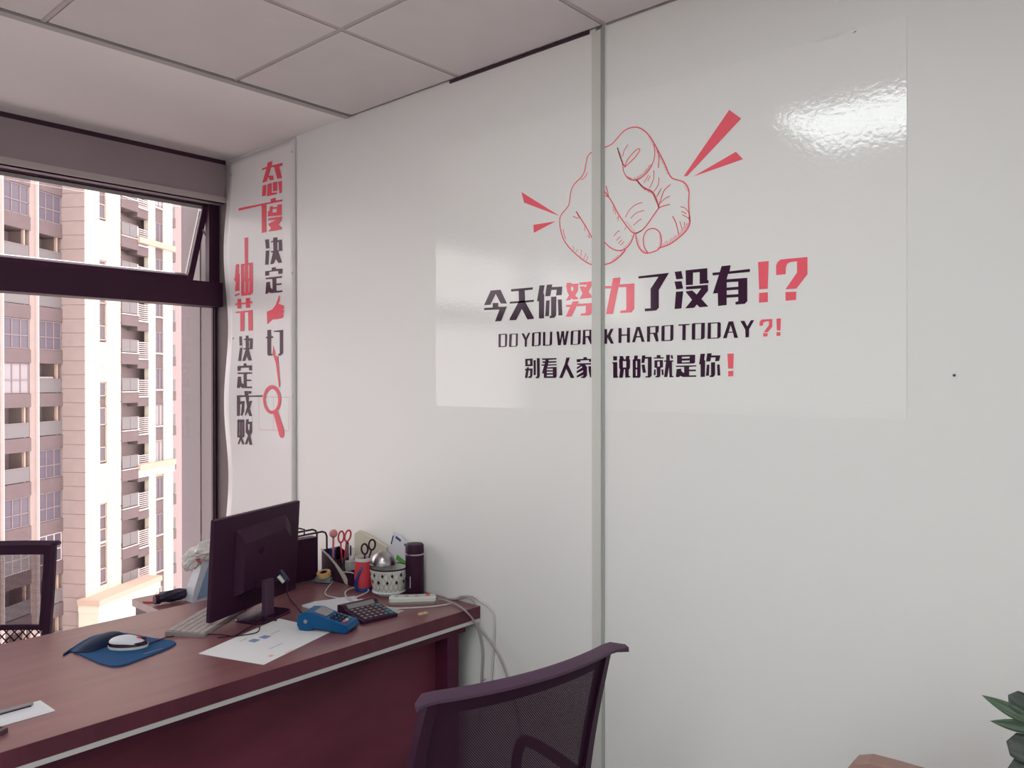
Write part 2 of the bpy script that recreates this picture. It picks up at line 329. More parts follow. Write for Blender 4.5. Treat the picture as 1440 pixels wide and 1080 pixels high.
# lettering and drawing outlines, traced on the plane of the wall: x,z in millimetres (holes after |)
G_DATA = """k:-1792.1,1799.0 -1748.6,1798.3 -1720.9,1751.9 -1747.4,1753.3 -1770.1,1787.0 -1793.7,1752.2 -1822.4,1753.2/-1783.7,1757.3 -1759.1,1756.4 -1758.3,1742.8 -1720.5,1742.0 -1746.7,1696.1 -1773.0,1696.6 -1752.7,1734.2 -1822.3,1736.6 -1822.3,1743.0 -1783.2,1742.8
k:-1703.2,1796.6 -1610.9,1795.4 -1612.0,1788.3 -1701.6,1788.8/-1670.2,1789.9 -1645.2,1789.7 -1643.6,1752.0 -1640.3,1748.4 -1606.5,1699.1 -1608.6,1695.9 -1633.6,1695.5 -1656.8,1730.2 -1681.2,1696.3 -1709.0,1696.8 -1708.3,1702.7 -1673.5,1749.7 -1669.5,1757.0/-1709.1,1756.3 -1606.1,1755.8 -1607.2,1749.6 -1707.3,1750.2
k:-1584.1,1799.0 -1563.4,1798.2 -1568.8,1774.9 -1565.0,1768.1 -1566.0,1695.4 -1586.5,1696.0 -1586.6,1749.9 -1594.3,1750.4/-1555.0,1798.4 -1533.3,1798.3 -1534.7,1790.0 -1493.7,1788.4 -1496.7,1762.5 -1518.8,1763.2 -1515.5,1780.4 -1536.8,1781.4 -1540.9,1763.1 -1561.2,1763.3/-1537.8,1760.0 -1517.1,1759.9 -1518.1,1701.8 -1525.3,1694.9 -1543.5,1695.0 -1543.5,1701.6 -1537.7,1702.1/-1557.6,1750.0 -1543.6,1750.0 -1546.5,1701.7 -1561.1,1701.2/-1511.4,1749.8 -1496.7,1749.6 -1494.2,1700.8 -1508.9,1701.0
r:-1477.6,1797.8 -1459.6,1797.2 -1459.0,1793.6 -1432.9,1792.6 -1434.8,1771.5 -1444.6,1758.0 -1432.8,1746.1 -1452.5,1745.8 -1457.5,1750.9 -1463.5,1745.8 -1480.5,1744.8 -1468.5,1760.5 -1476.5,1773.0 -1477.6,1785.8 -1481.6,1787.4 -1477.6,1790.6|-1456.2,1787.4 -1461.5,1781.4 -1460.1,1774.2 -1456.1,1770.7 -1451.6,1773.5 -1451.0,1780.6/-1429.4,1795.5 -1384.9,1795.0 -1384.9,1781.8 -1395.0,1765.4 -1384.8,1751.4 -1384.8,1746.8 -1403.6,1746.5 -1428.9,1745.8 -1417.6,1763.1 -1428.9,1782.9 -1412.4,1782.7 -1406.6,1778.8 -1400.8,1786.5 -1429.0,1787.6/-1454.5,1740.4 -1432.8,1740.1 -1434.7,1732.0 -1384.8,1731.2 -1384.7,1699.3 -1393.9,1695.1 -1423.9,1696.4 -1423.9,1702.2 -1408.4,1702.2 -1405.9,1705.1 -1405.5,1724.2 -1440.2,1724.8 -1458.4,1695.1 -1480.4,1695.8 -1464.4,1724.4 -1479.5,1725.3 -1480.1,1731.4 -1459.5,1731.2
r:-1308.3,1797.8 -1282.5,1797.9 -1286.1,1777.8 -1236.3,1776.8 -1236.2,1705.2 -1244.9,1695.3 -1283.2,1695.6 -1283.3,1702.3 -1265.3,1702.5 -1262.7,1706.8 -1263.1,1768.8 -1289.7,1770.5 -1308.7,1694.6 -1333.5,1695.4 -1315.2,1768.7 -1336.4,1770.3 -1336.5,1777.2 -1313.4,1776.2
k:-1222.3,1795.7 -1124.4,1796.7 -1156.6,1752.2 -1156.5,1703.4 -1164.9,1695.9 -1201.4,1695.8 -1201.8,1703.2 -1182.7,1703.2 -1182.8,1757.8 -1157.5,1789.1 -1222.3,1789.4
k:-1107.0,1797.8 -1086.4,1798.2 -1081.6,1777.0 -1102.1,1776.8/-1107.5,1771.3 -1085.8,1770.6 -1080.9,1750.2 -1102.0,1749.4/-1102.9,1743.3 -1080.9,1743.0 -1086.2,1696.9 -1107.4,1696.5/-1073.8,1798.7 -1009.3,1798.7 -1009.2,1766.6 -1005.4,1765.9 -1005.8,1758.5 -1031.7,1758.6 -1031.8,1790.1 -1051.0,1790.3 -1051.9,1758.0 -1072.8,1758.4/-1072.8,1754.8 -1007.5,1754.5 -1007.1,1739.1 -1026.4,1718.5 -1006.5,1697.1 -1031.6,1696.4 -1040.3,1704.4 -1048.2,1696.2 -1074.8,1696.2 -1054.4,1718.0 -1072.2,1739.1 -1072.3,1742.3 -1053.6,1742.9 -1040.4,1731.3 -1027.3,1746.1 -1072.3,1747.1
k:-968.6,1799.9 -942.8,1799.9 -946.1,1784.4 -890.5,1785.4 -890.5,1777.9 -950.2,1777.9 -954.3,1764.4 -897.6,1763.4 -897.5,1703.8 -904.4,1697.4 -929.5,1697.0 -930.3,1703.6 -922.2,1705.4 -922.2,1716.0 -954.2,1716.4 -954.2,1697.5 -978.5,1696.6 -979.4,1730.1 -993.4,1730.0 -976.1,1777.8 -993.9,1777.8 -994.7,1784.9 -973.6,1784.9|-954.0,1756.4 -922.3,1755.6 -922.3,1742.7 -954.0,1742.8|-954.0,1735.4 -922.3,1735.1 -922.2,1723.6 -953.9,1724.1
r:-868.8,1800.5 -840.9,1800.4 -843.1,1731.0 -865.9,1731.7/-865.8,1722.4 -843.0,1722.5 -843.0,1698.0 -866.5,1698.2
r:-743.3,1800.3 -743.2,1758.8 -770.7,1725.9 -797.8,1726.2 -768.9,1765.0 -768.9,1792.6 -786.0,1792.1 -793.3,1789.2 -796.6,1780.4 -797.2,1763.6 -821.3,1763.3 -821.8,1786.7 -818.0,1795.5 -810.0,1801.2/-797.8,1719.5 -770.7,1718.5 -771.1,1698.2 -797.5,1698.0
k:-1643.2,1571.1 -1612.2,1571.8 -1611.7,1547.8 -1642.5,1547.3|-1632.8,1565.3 -1623.4,1565.6 -1622.9,1553.6 -1632.3,1553.2/-1636.8,1543.8 -1627.4,1544.6 -1627.8,1540.0 -1612.1,1540.5 -1613.2,1517.9 -1617.7,1510.3 -1630.0,1510.3 -1630.5,1515.4 -1623.3,1516.3 -1622.6,1534.3 -1628.9,1533.8 -1633.4,1510.3 -1644.7,1510.3 -1640.2,1533.5 -1644.7,1535.3 -1643.6,1539.1 -1637.3,1540.1/-1608.8,1566.1 -1599.3,1566.4 -1599.2,1519.6 -1608.1,1519.3/-1594.9,1572.3 -1583.4,1572.4 -1583.3,1516.1 -1587.7,1509.7 -1599.9,1509.7 -1600.3,1513.6 -1594.3,1514.8
k:-1574.6,1571.1 -1516.5,1571.2 -1516.5,1566.7 -1547.5,1566.1 -1547.5,1561.7 -1516.5,1561.7 -1517.6,1557.2 -1548.6,1557.0 -1549.6,1552.1 -1515.4,1552.5 -1516.1,1548.9 -1550.7,1548.3 -1552.9,1542.9 -1516.5,1544.2 -1516.4,1514.2 -1521.7,1510.1 -1566.9,1510.2 -1567.6,1524.5 -1574.6,1524.6 -1565.9,1548.1 -1576.4,1548.6 -1576.8,1552.0 -1564.1,1552.8 -1562.6,1556.9 -1572.4,1557.0 -1572.4,1561.7 -1561.6,1562.2 -1560.5,1566.3 -1573.5,1566.5|-1555.0,1538.8 -1531.4,1539.0 -1531.4,1534.0 -1554.6,1533.9|-1555.0,1529.5 -1531.4,1529.7 -1531.4,1525.1 -1554.6,1525.0|-1555.0,1520.2 -1530.9,1520.5 -1530.9,1515.6 -1554.6,1515.4
k:-1478.8,1571.5 -1465.3,1571.9 -1473.6,1552.0 -1447.8,1509.9 -1462.2,1509.5 -1479.1,1538.0 -1493.3,1510.0 -1506.9,1510.0 -1485.0,1552.1
k:-1414.5,1571.4 -1402.0,1571.6 -1401.2,1566.3 -1386.7,1566.5 -1386.7,1557.2 -1393.6,1557.0 -1394.6,1562.5 -1425.6,1561.9 -1425.6,1557.5 -1439.7,1557.2 -1439.8,1565.9 -1415.1,1566.6/-1438.7,1553.4 -1386.7,1553.7 -1386.7,1549.2 -1408.5,1549.1 -1401.5,1542.1 -1401.1,1517.1 -1408.4,1509.9 -1422.5,1509.4 -1422.5,1513.9 -1415.5,1514.7 -1415.1,1518.8 -1439.7,1510.7 -1439.7,1516.4 -1415.5,1528.5 -1415.9,1532.6 -1439.7,1523.8 -1439.7,1530.3 -1418.5,1541.2 -1421.5,1544.8 -1438.7,1536.0 -1439.3,1541.7 -1425.6,1548.1 -1438.1,1549.5/-1396.6,1544.5 -1386.7,1544.4 -1386.6,1511.4 -1390.6,1511.4 -1395.5,1530.0
k:-1308.3,1572.2 -1294.6,1571.9 -1295.1,1559.7 -1307.7,1559.9/-1311.7,1554.6 -1294.1,1555.4 -1293.7,1515.3 -1291.1,1513.1 -1292.0,1509.9 -1308.2,1509.6 -1308.2,1550.7 -1311.2,1551.1/-1287.0,1572.0 -1274.3,1572.0 -1270.9,1562.5 -1265.9,1562.4 -1264.3,1571.8 -1251.8,1572.0 -1253.4,1563.6 -1250.4,1560.8 -1250.9,1537.6 -1255.0,1532.0 -1254.7,1515.1 -1249.2,1513.4 -1249.7,1510.9 -1266.7,1509.8 -1267.5,1533.5 -1270.9,1534.3 -1275.1,1509.8 -1287.7,1509.8 -1284.4,1533.7 -1287.3,1538.0 -1287.8,1561.4 -1285.3,1565.6|-1275.1,1557.4 -1263.4,1557.2 -1263.4,1539.4 -1274.6,1539.2
k:-1236.1,1572.4 -1224.6,1572.4 -1225.4,1563.1 -1215.6,1562.0 -1215.5,1513.6 -1218.8,1509.7 -1241.7,1509.8 -1241.8,1561.3 -1237.7,1562.4|-1231.6,1556.7 -1226.7,1556.9 -1226.7,1538.7 -1231.1,1538.1|-1231.6,1533.2 -1227.0,1533.4 -1227.0,1515.0 -1231.5,1514.8/-1210.8,1572.2 -1199.5,1572.3 -1200.3,1567.5 -1179.5,1567.8 -1179.4,1514.9 -1185.0,1510.0 -1200.2,1510.5 -1200.2,1513.5 -1192.2,1514.2 -1191.8,1563.2 -1201.1,1562.7 -1203.5,1551.2 -1213.2,1551.4/-1212.4,1546.2 -1201.9,1546.5 -1198.1,1523.9 -1208.3,1523.6
k:-1162.9,1572.3 -1151.9,1572.3 -1150.6,1565.9 -1141.0,1565.7 -1141.3,1562.3 -1173.1,1562.6 -1173.1,1565.9 -1163.7,1565.7/-1170.7,1558.0 -1143.3,1558.3 -1143.3,1538.5 -1151.0,1536.3 -1151.8,1514.8 -1154.9,1510.7 -1167.5,1510.4 -1167.8,1513.7 -1162.8,1514.8 -1163.6,1536.4 -1170.4,1537.5|-1161.3,1553.8 -1153.7,1554.1 -1153.7,1540.7 -1160.8,1540.1/-1171.5,1532.4 -1166.3,1532.6 -1166.7,1516.9 -1173.0,1516.5/-1148.7,1532.2 -1142.5,1532.4 -1141.2,1516.8 -1146.3,1516.4/-1133.2,1572.3 -1121.7,1572.1 -1122.4,1556.6 -1110.9,1556.6 -1111.4,1553.4 -1115.5,1552.7 -1115.0,1514.6 -1110.1,1513.0 -1110.8,1510.6 -1123.1,1510.3 -1124.7,1537.7 -1130.0,1511.3 -1140.1,1510.9 -1134.0,1553.4 -1139.7,1553.4 -1139.7,1556.8 -1133.5,1557.0/-1119.7,1570.7 -1113.3,1571.0 -1112.0,1561.1 -1117.1,1560.8
k:-1099.7,1570.7 -1045.0,1570.5 -1045.3,1550.0 -1049.0,1547.2 -1099.7,1547.1|-1085.1,1565.6 -1061.5,1565.9 -1061.5,1561.5 -1084.6,1561.0|-1085.1,1555.3 -1061.5,1555.6 -1061.5,1550.9 -1084.6,1550.6/-1103.8,1542.1 -1041.2,1542.3 -1041.6,1539.2 -1062.9,1538.3 -1062.9,1531.0 -1042.6,1530.9 -1043.0,1526.5 -1062.9,1526.4 -1062.9,1515.5 -1041.6,1515.4 -1042.0,1511.5 -1082.3,1511.2 -1089.8,1514.5 -1093.5,1510.8 -1103.7,1511.2 -1101.2,1532.7 -1087.1,1533.9 -1086.0,1526.6 -1078.1,1521.8 -1078.1,1538.2 -1103.4,1538.8
k:-1029.3,1572.4 -1016.0,1572.9 -1018.4,1558.1 -1015.5,1553.5 -1016.2,1511.4 -1029.2,1511.0 -1029.2,1544.5 -1033.6,1544.6/-1009.8,1573.3 -996.6,1573.4 -997.7,1567.5 -972.0,1567.3 -975.1,1552.6 -987.0,1552.0 -985.6,1562.1 -998.4,1562.3 -1000.5,1552.2 -1013.1,1551.9/-998.8,1549.3 -987.0,1549.8 -987.0,1516.8 -991.9,1510.9 -1002.6,1510.6 -1002.6,1514.2 -998.7,1515.5/-1010.8,1543.2 -1003.1,1543.5 -1004.7,1514.2 -1013.6,1514.0/-981.4,1543.3 -973.9,1543.6 -971.9,1514.8 -980.3,1514.4
r:-952.1,1571.1 -934.7,1571.1 -936.0,1532.5 -950.0,1532.6/-950.0,1526.2 -936.0,1526.5 -936.2,1512.5 -950.0,1512.1
k:-1757.3,1654.1 -1723.2,1654.3 -1719.0,1649.8 -1720.9,1615.1 -1726.4,1611.2 -1757.9,1611.4|-1747.5,1651.4 -1728.7,1651.1 -1729.6,1614.2 -1748.1,1614.2
k:-1707.2,1652.9 -1673.9,1652.8 -1674.5,1615.0 -1680.1,1610.9 -1711.9,1610.8 -1710.4,1649.5|-1699.2,1650.7 -1681.8,1650.5 -1683.3,1613.3 -1701.7,1613.4
k:-1658.3,1652.2 -1648.9,1652.3 -1639.6,1638.6 -1630.4,1653.0 -1621.9,1653.1 -1635.0,1631.4 -1636.5,1609.6 -1645.2,1609.4 -1645.2,1630.6
k:-1610.6,1653.1 -1578.3,1653.7 -1579.5,1614.5 -1584.3,1610.5 -1615.7,1610.0 -1614.5,1650.0|-1604.5,1650.6 -1587.9,1650.9 -1588.8,1613.4 -1606.0,1612.5
k:-1570.0,1652.9 -1560.5,1653.0 -1561.0,1612.8 -1544.0,1613.0 -1542.0,1652.7 -1533.2,1653.0 -1534.0,1615.4 -1538.1,1610.5 -1570.5,1610.1
k:-1516.7,1652.4 -1507.2,1652.4 -1502.8,1625.8 -1497.7,1652.7 -1487.1,1652.7 -1485.7,1625.2 -1478.6,1652.4 -1469.3,1652.5 -1479.4,1610.4 -1489.9,1610.0 -1493.7,1636.8 -1500.5,1609.9 -1511.4,1609.8
k:-1457.5,1652.2 -1424.3,1653.0 -1425.6,1613.9 -1430.3,1610.1 -1463.1,1609.9 -1461.7,1649.0|-1451.4,1650.2 -1434.7,1650.6 -1435.8,1612.5 -1454.1,1611.7
k:-1416.1,1652.7 -1385.7,1652.5 -1385.6,1609.8 -1388.9,1609.9 -1399.2,1630.0 -1406.5,1629.6 -1407.3,1609.4 -1418.2,1609.3|-1407.3,1650.1 -1393.0,1650.2 -1392.9,1634.8 -1407.3,1633.6
k:-1339.7,1652.0 -1329.7,1652.0 -1329.0,1632.9 -1317.1,1652.0 -1306.6,1651.6 -1317.8,1631.6 -1305.9,1608.9 -1316.1,1608.6 -1328.3,1627.3 -1329.6,1608.7 -1339.6,1609.0
k:-1290.0,1652.7 -1279.4,1652.6 -1279.4,1633.8 -1261.1,1633.7 -1260.5,1652.7 -1250.8,1652.3 -1251.1,1609.9 -1261.1,1609.9 -1261.1,1630.0 -1279.4,1630.1 -1280.0,1609.9 -1289.9,1609.7
k:-1229.3,1653.2 -1217.0,1653.1 -1202.2,1610.6 -1211.9,1610.1 -1216.1,1623.3 -1229.7,1623.4 -1234.6,1610.3 -1243.8,1610.1|-1223.4,1644.4 -1217.6,1627.0 -1229.3,1627.0
k:-1194.6,1653.1 -1156.4,1653.1 -1157.4,1636.3 -1161.5,1632.9 -1157.4,1610.5 -1165.6,1609.9 -1174.8,1631.6 -1184.8,1631.5 -1185.1,1610.0 -1194.5,1610.0|-1184.4,1650.4 -1167.7,1650.4 -1167.6,1634.9 -1184.4,1634.3
k:-1146.3,1652.7 -1110.6,1653.7 -1111.1,1614.3 -1116.1,1610.1 -1148.6,1610.3 -1148.3,1649.2|-1138.2,1650.5 -1120.1,1651.1 -1120.9,1612.9 -1138.5,1612.8
k:-1096.0,1653.8 -1061.2,1653.8 -1061.2,1650.9 -1073.0,1650.5 -1073.7,1610.7 -1083.9,1610.6 -1083.2,1650.3 -1095.5,1650.6
k:-1052.4,1655.0 -1016.5,1654.6 -1017.2,1615.0 -1022.1,1611.2 -1055.3,1610.7 -1054.9,1652.4|-1044.4,1652.3 -1027.1,1652.4 -1028.0,1612.7 -1044.8,1612.4
k:-1008.0,1654.2 -974.3,1654.1 -970.7,1650.7 -971.4,1616.1 -976.6,1611.9 -1009.1,1611.4|-998.8,1651.5 -980.2,1651.6 -980.9,1614.2 -999.2,1613.7
k:-948.8,1654.4 -936.6,1654.7 -922.7,1611.7 -933.1,1611.4 -936.6,1625.2 -950.1,1625.1 -954.1,1611.7 -964.7,1611.4|-943.1,1645.0 -937.7,1627.9 -948.7,1627.9
k:-916.3,1654.1 -905.6,1654.5 -897.6,1639.7 -888.1,1654.5 -879.1,1654.4 -892.6,1632.0 -893.0,1611.7 -902.5,1611.4 -903.0,1631.4
r:-859.6,1654.9 -831.5,1655.0 -831.5,1635.7 -843.0,1622.6 -854.0,1622.0 -840.2,1640.3 -840.2,1649.8 -850.7,1649.2 -855.1,1646.3 -855.5,1639.3 -865.1,1639.3 -864.4,1649.9/-855.1,1620.3 -843.6,1620.3 -843.6,1612.1 -855.0,1611.9
r:-820.7,1655.1 -809.5,1655.1 -810.6,1625.4 -819.8,1625.6/-820.6,1621.7 -810.5,1621.7 -810.5,1612.3 -820.6,1612.3"""
RAY_DATA = """r:-947.0,2202.4 -914.1,2172.3 -1068.6,2052.0 -1079.3,2053.3
r:-928.5,2090.4 -909.0,2067.6 -1051.6,2047.2
r:-1658.3,2102.2 -1505.3,2005.0 -1647.0,2066.6
r:-1608.7,1991.2 -1519.1,1990.6 -1607.2,1966.0"""
BG_DATA = """r:-3130.6,2462.6 -3089.8,2463.8 -3096.0,2444.2 -3010.8,2440.9 -3014.4,2429.6 -3037.1,2428.6 -3016.9,2376.4 -3052.5,2378.2 -3078.5,2434.2 -3102.3,2436.7 -3121.1,2403.6 -3086.6,2399.5 -3080.4,2379.5 -3108.5,2380.7 -3124.3,2398.9 -3133.7,2381.4 -3171.8,2380.7 -3138.9,2438.0 -3173.3,2436.3 -3172.1,2445.5 -3133.8,2445.8/-3168.5,2367.9 -3138.7,2368.3 -3142.8,2320.2 -3174.3,2321.4/-3130.5,2368.7 -3097.2,2368.5 -3097.2,2325.3 -3052.5,2320.0 -3055.6,2313.7 -3133.4,2315.2/-3088.5,2368.8 -3052.5,2367.3 -3052.5,2326.9 -3086.6,2328.8/-3046.3,2365.2 -3016.9,2363.8 -3016.9,2312.8 -3037.1,2313.5
r:-3105.2,2298.9 -3064.8,2299.7 -3064.8,2287.0 -3012.6,2283.2 -3014.4,2275.0 -3139.4,2281.3 -3138.7,2159.3 -3174.3,2158.3 -3176.9,2281.5 -3359.2,2282.7 -3361.5,2294.7 -3105.2,2286.7/-3111.3,2266.9 -3088.4,2266.3 -3087.1,2259.9 -3052.5,2257.7 -3052.5,2267.0 -3018.7,2263.7 -3018.7,2216.1 -3126.7,2225.6 -3126.8,2248.2 -3114.4,2250.0|-3089.6,2253.4 -3058.6,2250.7 -3058.6,2235.3 -3089.6,2237.9/-3125.4,2216.8 -3016.8,2211.7 -3018.7,2195.7 -3046.3,2178.8 -3016.8,2163.1 -3015.6,2156.1 -3071.0,2156.2 -3126.4,2159.6 -3101.8,2170.4 -3125.3,2192.4 -3064.8,2201.8 -3123.5,2207.8
k:-3148.6,2126.9 -3119.6,2124.9 -3115.0,2085.4 -3141.7,2085.1/-3144.0,2077.5 -3116.4,2075.6 -3123.4,2014.7 -3148.8,2015.2/-3086.4,2127.5 -3054.0,2126.3 -3051.7,2113.2 -3019.4,2111.9 -3014.9,2063.7 -3044.7,2063.6 -3019.4,2012.4 -3045.7,2013.1 -3064.2,2033.5 -3084.1,2013.5 -3108.6,2014.1 -3088.7,2063.1 -3103.9,2065.5 -3102.5,2071.1 -3084.1,2071.2 -3085.5,2108.0 -3103.9,2108.8 -3102.5,2113.9 -3086.4,2114.6|-3054.0,2104.4 -3043.8,2103.8 -3043.8,2068.6 -3053.1,2068.9
k:-3098.0,1998.0 -3065.6,1997.6 -3065.6,1989.3 -3013.5,1986.3 -3014.9,1964.7 -3045.7,1965.4 -3047.1,1979.1 -3118.9,1981.7 -3119.0,1966.1 -3149.2,1966.6 -3149.0,1987.0 -3098.0,1986.3/-3146.9,1957.5 -3017.1,1954.7 -3018.1,1947.6 -3063.3,1948.4 -3063.3,1925.2 -3021.7,1924.4 -3021.7,1917.3 -3062.4,1918.0 -3061.0,1894.2 -3012.6,1892.6 -3014.9,1885.6 -3105.3,1887.6 -3121.6,1893.5 -3128.7,1886.7 -3148.5,1887.0 -3140.1,1937.9 -3114.4,1938.4 -3107.5,1910.6 -3091.2,1904.2 -3093.5,1948.4 -3144.6,1951.3
r:-3041.1,1873.3 -3033.5,1865.6 -3036.0,1850.2 -3046.3,1836.6 -3025.8,1832.4 -3004.5,1826.8 -3001.4,1815.3 -3010.5,1811.0 -3001.4,1802.6 -3004.5,1794.8 -3013.1,1793.3 -3004.5,1785.8 -3013.1,1773.5 -3056.6,1770.9 -3087.7,1771.6 -3108.6,1764.0 -3134.9,1752.3 -3137.5,1807.6 -3092.9,1815.9 -3069.5,1830.9 -3054.0,1851.4 -3046.3,1865.1
k:-3133.9,1726.7 -3104.4,1727.2 -3104.4,1699.5 -3086.6,1696.8 -3087.7,1691.1 -3104.4,1690.3 -3104.2,1622.4 -3092.8,1620.2 -3095.4,1613.6 -3125.1,1613.3 -3133.4,1620.2 -3134.8,1689.9 -3145.4,1691.1 -3145.4,1696.9 -3133.8,1698.5/-3083.5,1721.1 -3010.5,1722.3 -3011.5,1621.8 -3028.3,1612.2 -3047.3,1612.6 -3047.3,1619.7 -3036.0,1622.3 -3036.0,1714.0 -3083.5,1716.8
r:-3307.2,2152.6 -3281.3,2151.1 -3281.6,2035.9 -3305.8,2035.4/-3374.7,2037.5 -3349.7,2038.0 -3354.4,1993.8 -3347.7,1990.6 -3356.9,1931.9 -3353.4,1916.8 -3391.7,1917.5 -3380.7,1955.3 -3393.4,1969.8 -3385.2,1982.8/-3395.9,1900.7 -3354.3,1906.0 -3355.0,1897.9 -3394.2,1893.8/-3336.2,2035.5 -3245.1,2035.3 -3247.8,1899.9 -3266.3,1891.9 -3343.4,1891.8|-3313.8,2028.1 -3307.0,2028.0 -3309.9,1964.7 -3314.6,1964.5|-3281.9,2027.9 -3272.7,2027.7 -3274.9,1964.6 -3282.9,1964.4|-3315.2,1954.4 -3304.9,1954.1 -3308.8,1904.2 -3317.4,1904.3|-3281.5,1954.4 -3273.0,1954.3 -3277.7,1904.7 -3284.8,1904.7
r:-3374.7,1879.8 -3344.8,1879.4 -3344.6,1859.9 -3308.1,1859.7 -3307.0,1879.3 -3273.2,1878.3 -3272.9,1861.3 -3252.4,1861.5 -3254.3,1853.3 -3273.2,1852.4 -3274.9,1834.7 -3306.5,1835.1 -3308.4,1853.1 -3345.0,1853.9 -3347.8,1835.1 -3378.2,1836.3 -3378.1,1852.9 -3396.3,1852.5 -3395.7,1860.0 -3377.4,1861.0/-3395.9,1822.7 -3253.5,1822.4 -3254.3,1730.6 -3288.9,1730.2 -3290.8,1814.8 -3322.8,1814.5 -3325.0,1731.1 -3358.7,1730.9 -3357.2,1814.6 -3395.3,1815.4
k:-3366.5,1707.0 -3345.8,1707.2 -3340.6,1664.8 -3361.5,1664.5/-3358.2,1655.3 -3337.8,1655.6 -3344.4,1594.6 -3367.9,1594.0/-3312.4,1709.0 -3288.6,1708.7 -3286.7,1696.1 -3253.8,1694.9 -3254.2,1646.6 -3283.9,1645.2 -3257.8,1595.3 -3284.3,1595.1 -3298.6,1614.8 -3310.8,1594.0 -3334.7,1593.5 -3311.1,1645.9 -3328.5,1646.4 -3328.8,1651.5 -3310.3,1653.1 -3312.9,1689.2 -3328.4,1689.7 -3328.6,1694.5 -3312.0,1696.1|-3285.3,1686.2 -3277.1,1685.9 -3277.7,1652.2 -3284.2,1651.8
k:-3323.7,1583.3 -3301.5,1583.0 -3299.4,1572.9 -3255.2,1573.2 -3254.4,1550.4 -3277.7,1550.6 -3279.8,1563.1 -3346.6,1562.5 -3345.6,1549.8 -3369.7,1549.2 -3371.7,1571.3 -3323.0,1572.4/-3369.0,1541.5 -3255.6,1542.1 -3255.3,1535.8 -3297.3,1534.0 -3296.1,1508.9 -3258.8,1508.8 -3258.6,1502.6 -3295.8,1501.7 -3294.9,1477.5 -3252.2,1477.7 -3252.1,1470.6 -3330.2,1470.2 -3341.2,1479.4 -3347.9,1470.9 -3369.1,1470.8 -3365.2,1521.6 -3341.5,1522.8 -3334.8,1494.1 -3318.1,1487.9 -3320.5,1534.1 -3368.5,1535.6
k:-3312.1,1457.3 -3283.7,1457.5 -3279.8,1436.7 -3169.7,1439.2 -3169.7,1432.2 -3276.2,1430.9 -3278.2,1406.7 -3269.0,1413.0 -3251.4,1413.3 -3269.1,1377.6 -3251.9,1344.8 -3273.2,1343.4 -3285.5,1364.8 -3301.5,1345.5 -3308.5,1347.4 -3290.2,1385.6 -3300.9,1430.6 -3343.1,1428.8 -3342.8,1409.8 -3309.2,1411.2 -3313.8,1364.1 -3326.3,1344.9 -3340.4,1344.5 -3336.5,1355.1 -3330.2,1397.4 -3342.8,1397.2 -3347.5,1343.0 -3368.6,1342.5 -3367.7,1436.9 -3308.1,1437.6/-3281.6,1456.7 -3257.5,1456.9 -3257.3,1445.2 -3278.5,1445.0
k:-3366.0,1325.6 -3312.7,1327.2 -3316.8,1248.4 -3335.5,1243.3 -3319.0,1214.6 -3337.7,1213.6 -3345.0,1234.4 -3360.2,1212.5 -3373.7,1211.8 -3353.9,1242.5 -3373.6,1244.6|-3351.0,1314.6 -3346.7,1314.8 -3350.9,1253.2 -3355.3,1253.1|-3332.4,1315.2 -3328.2,1315.3 -3331.8,1254.1 -3336.2,1253.9/-3298.4,1328.9 -3279.2,1329.4 -3281.0,1318.1 -3252.4,1319.8 -3255.3,1269.8 -3268.9,1256.8 -3255.9,1214.8 -3278.2,1213.7 -3282.9,1237.3 -3296.6,1215.7 -3315.3,1214.8 -3287.2,1256.0 -3304.6,1269.9 -3302.9,1305.7|-3287.1,1307.0 -3270.6,1307.6 -3275.1,1281.5 -3283.9,1279.1"""
MAG_DATA = """r:-3026.8,1422.1 -3028.5,1408.2 -3033.7,1394.8 -3042.0,1382.8 -3053.0,1372.6 -3066.3,1364.7 -3081.0,1359.6 -3096.6,1357.6 -3112.1,1358.8 -3126.8,1363.1 -3140.0,1370.4 -3150.9,1380.3 -3159.2,1392.3 -3164.3,1405.7 -3166.1,1420.0 -3164.4,1434.3 -3159.3,1447.9 -3151.0,1460.1 -3140.1,1470.3 -3126.9,1478.0 -3112.2,1482.8 -3096.6,1484.4 -3081.1,1482.9 -3066.3,1478.3 -3053.0,1470.8 -3042.0,1461.0 -3033.7,1449.2 -3028.5,1436.0|-3048.3,1420.6 -3049.5,1410.0 -3053.2,1399.8 -3059.2,1390.7 -3067.1,1382.9 -3076.5,1377.0 -3086.9,1373.2 -3098.0,1371.7 -3109.1,1372.7 -3119.5,1376.0 -3128.9,1381.5 -3136.7,1389.0 -3142.6,1398.1 -3146.3,1408.3 -3147.5,1419.0 -3146.3,1429.9 -3142.7,1440.1 -3136.7,1449.4 -3128.9,1457.1 -3119.5,1462.9 -3109.1,1466.6 -3098.0,1467.9 -3087.0,1466.7 -3076.5,1463.3 -3067.1,1457.6 -3059.2,1450.2 -3053.2,1441.2 -3049.5,1431.2
r:-3089.4,1369.5 -3054.8,1374.4 -3004.7,1292.3 -3002.6,1272.5 -3011.8,1258.2 -3029.6,1257.4 -3040.4,1266.9
r:-3091.1,1622.8 -3086.0,1659.7 -3070.7,1611.9 -3049.8,1610.6 -3033.2,1486.6 -3038.2,1470.7 -3042.6,1478.6 -3065.7,1578.9"""
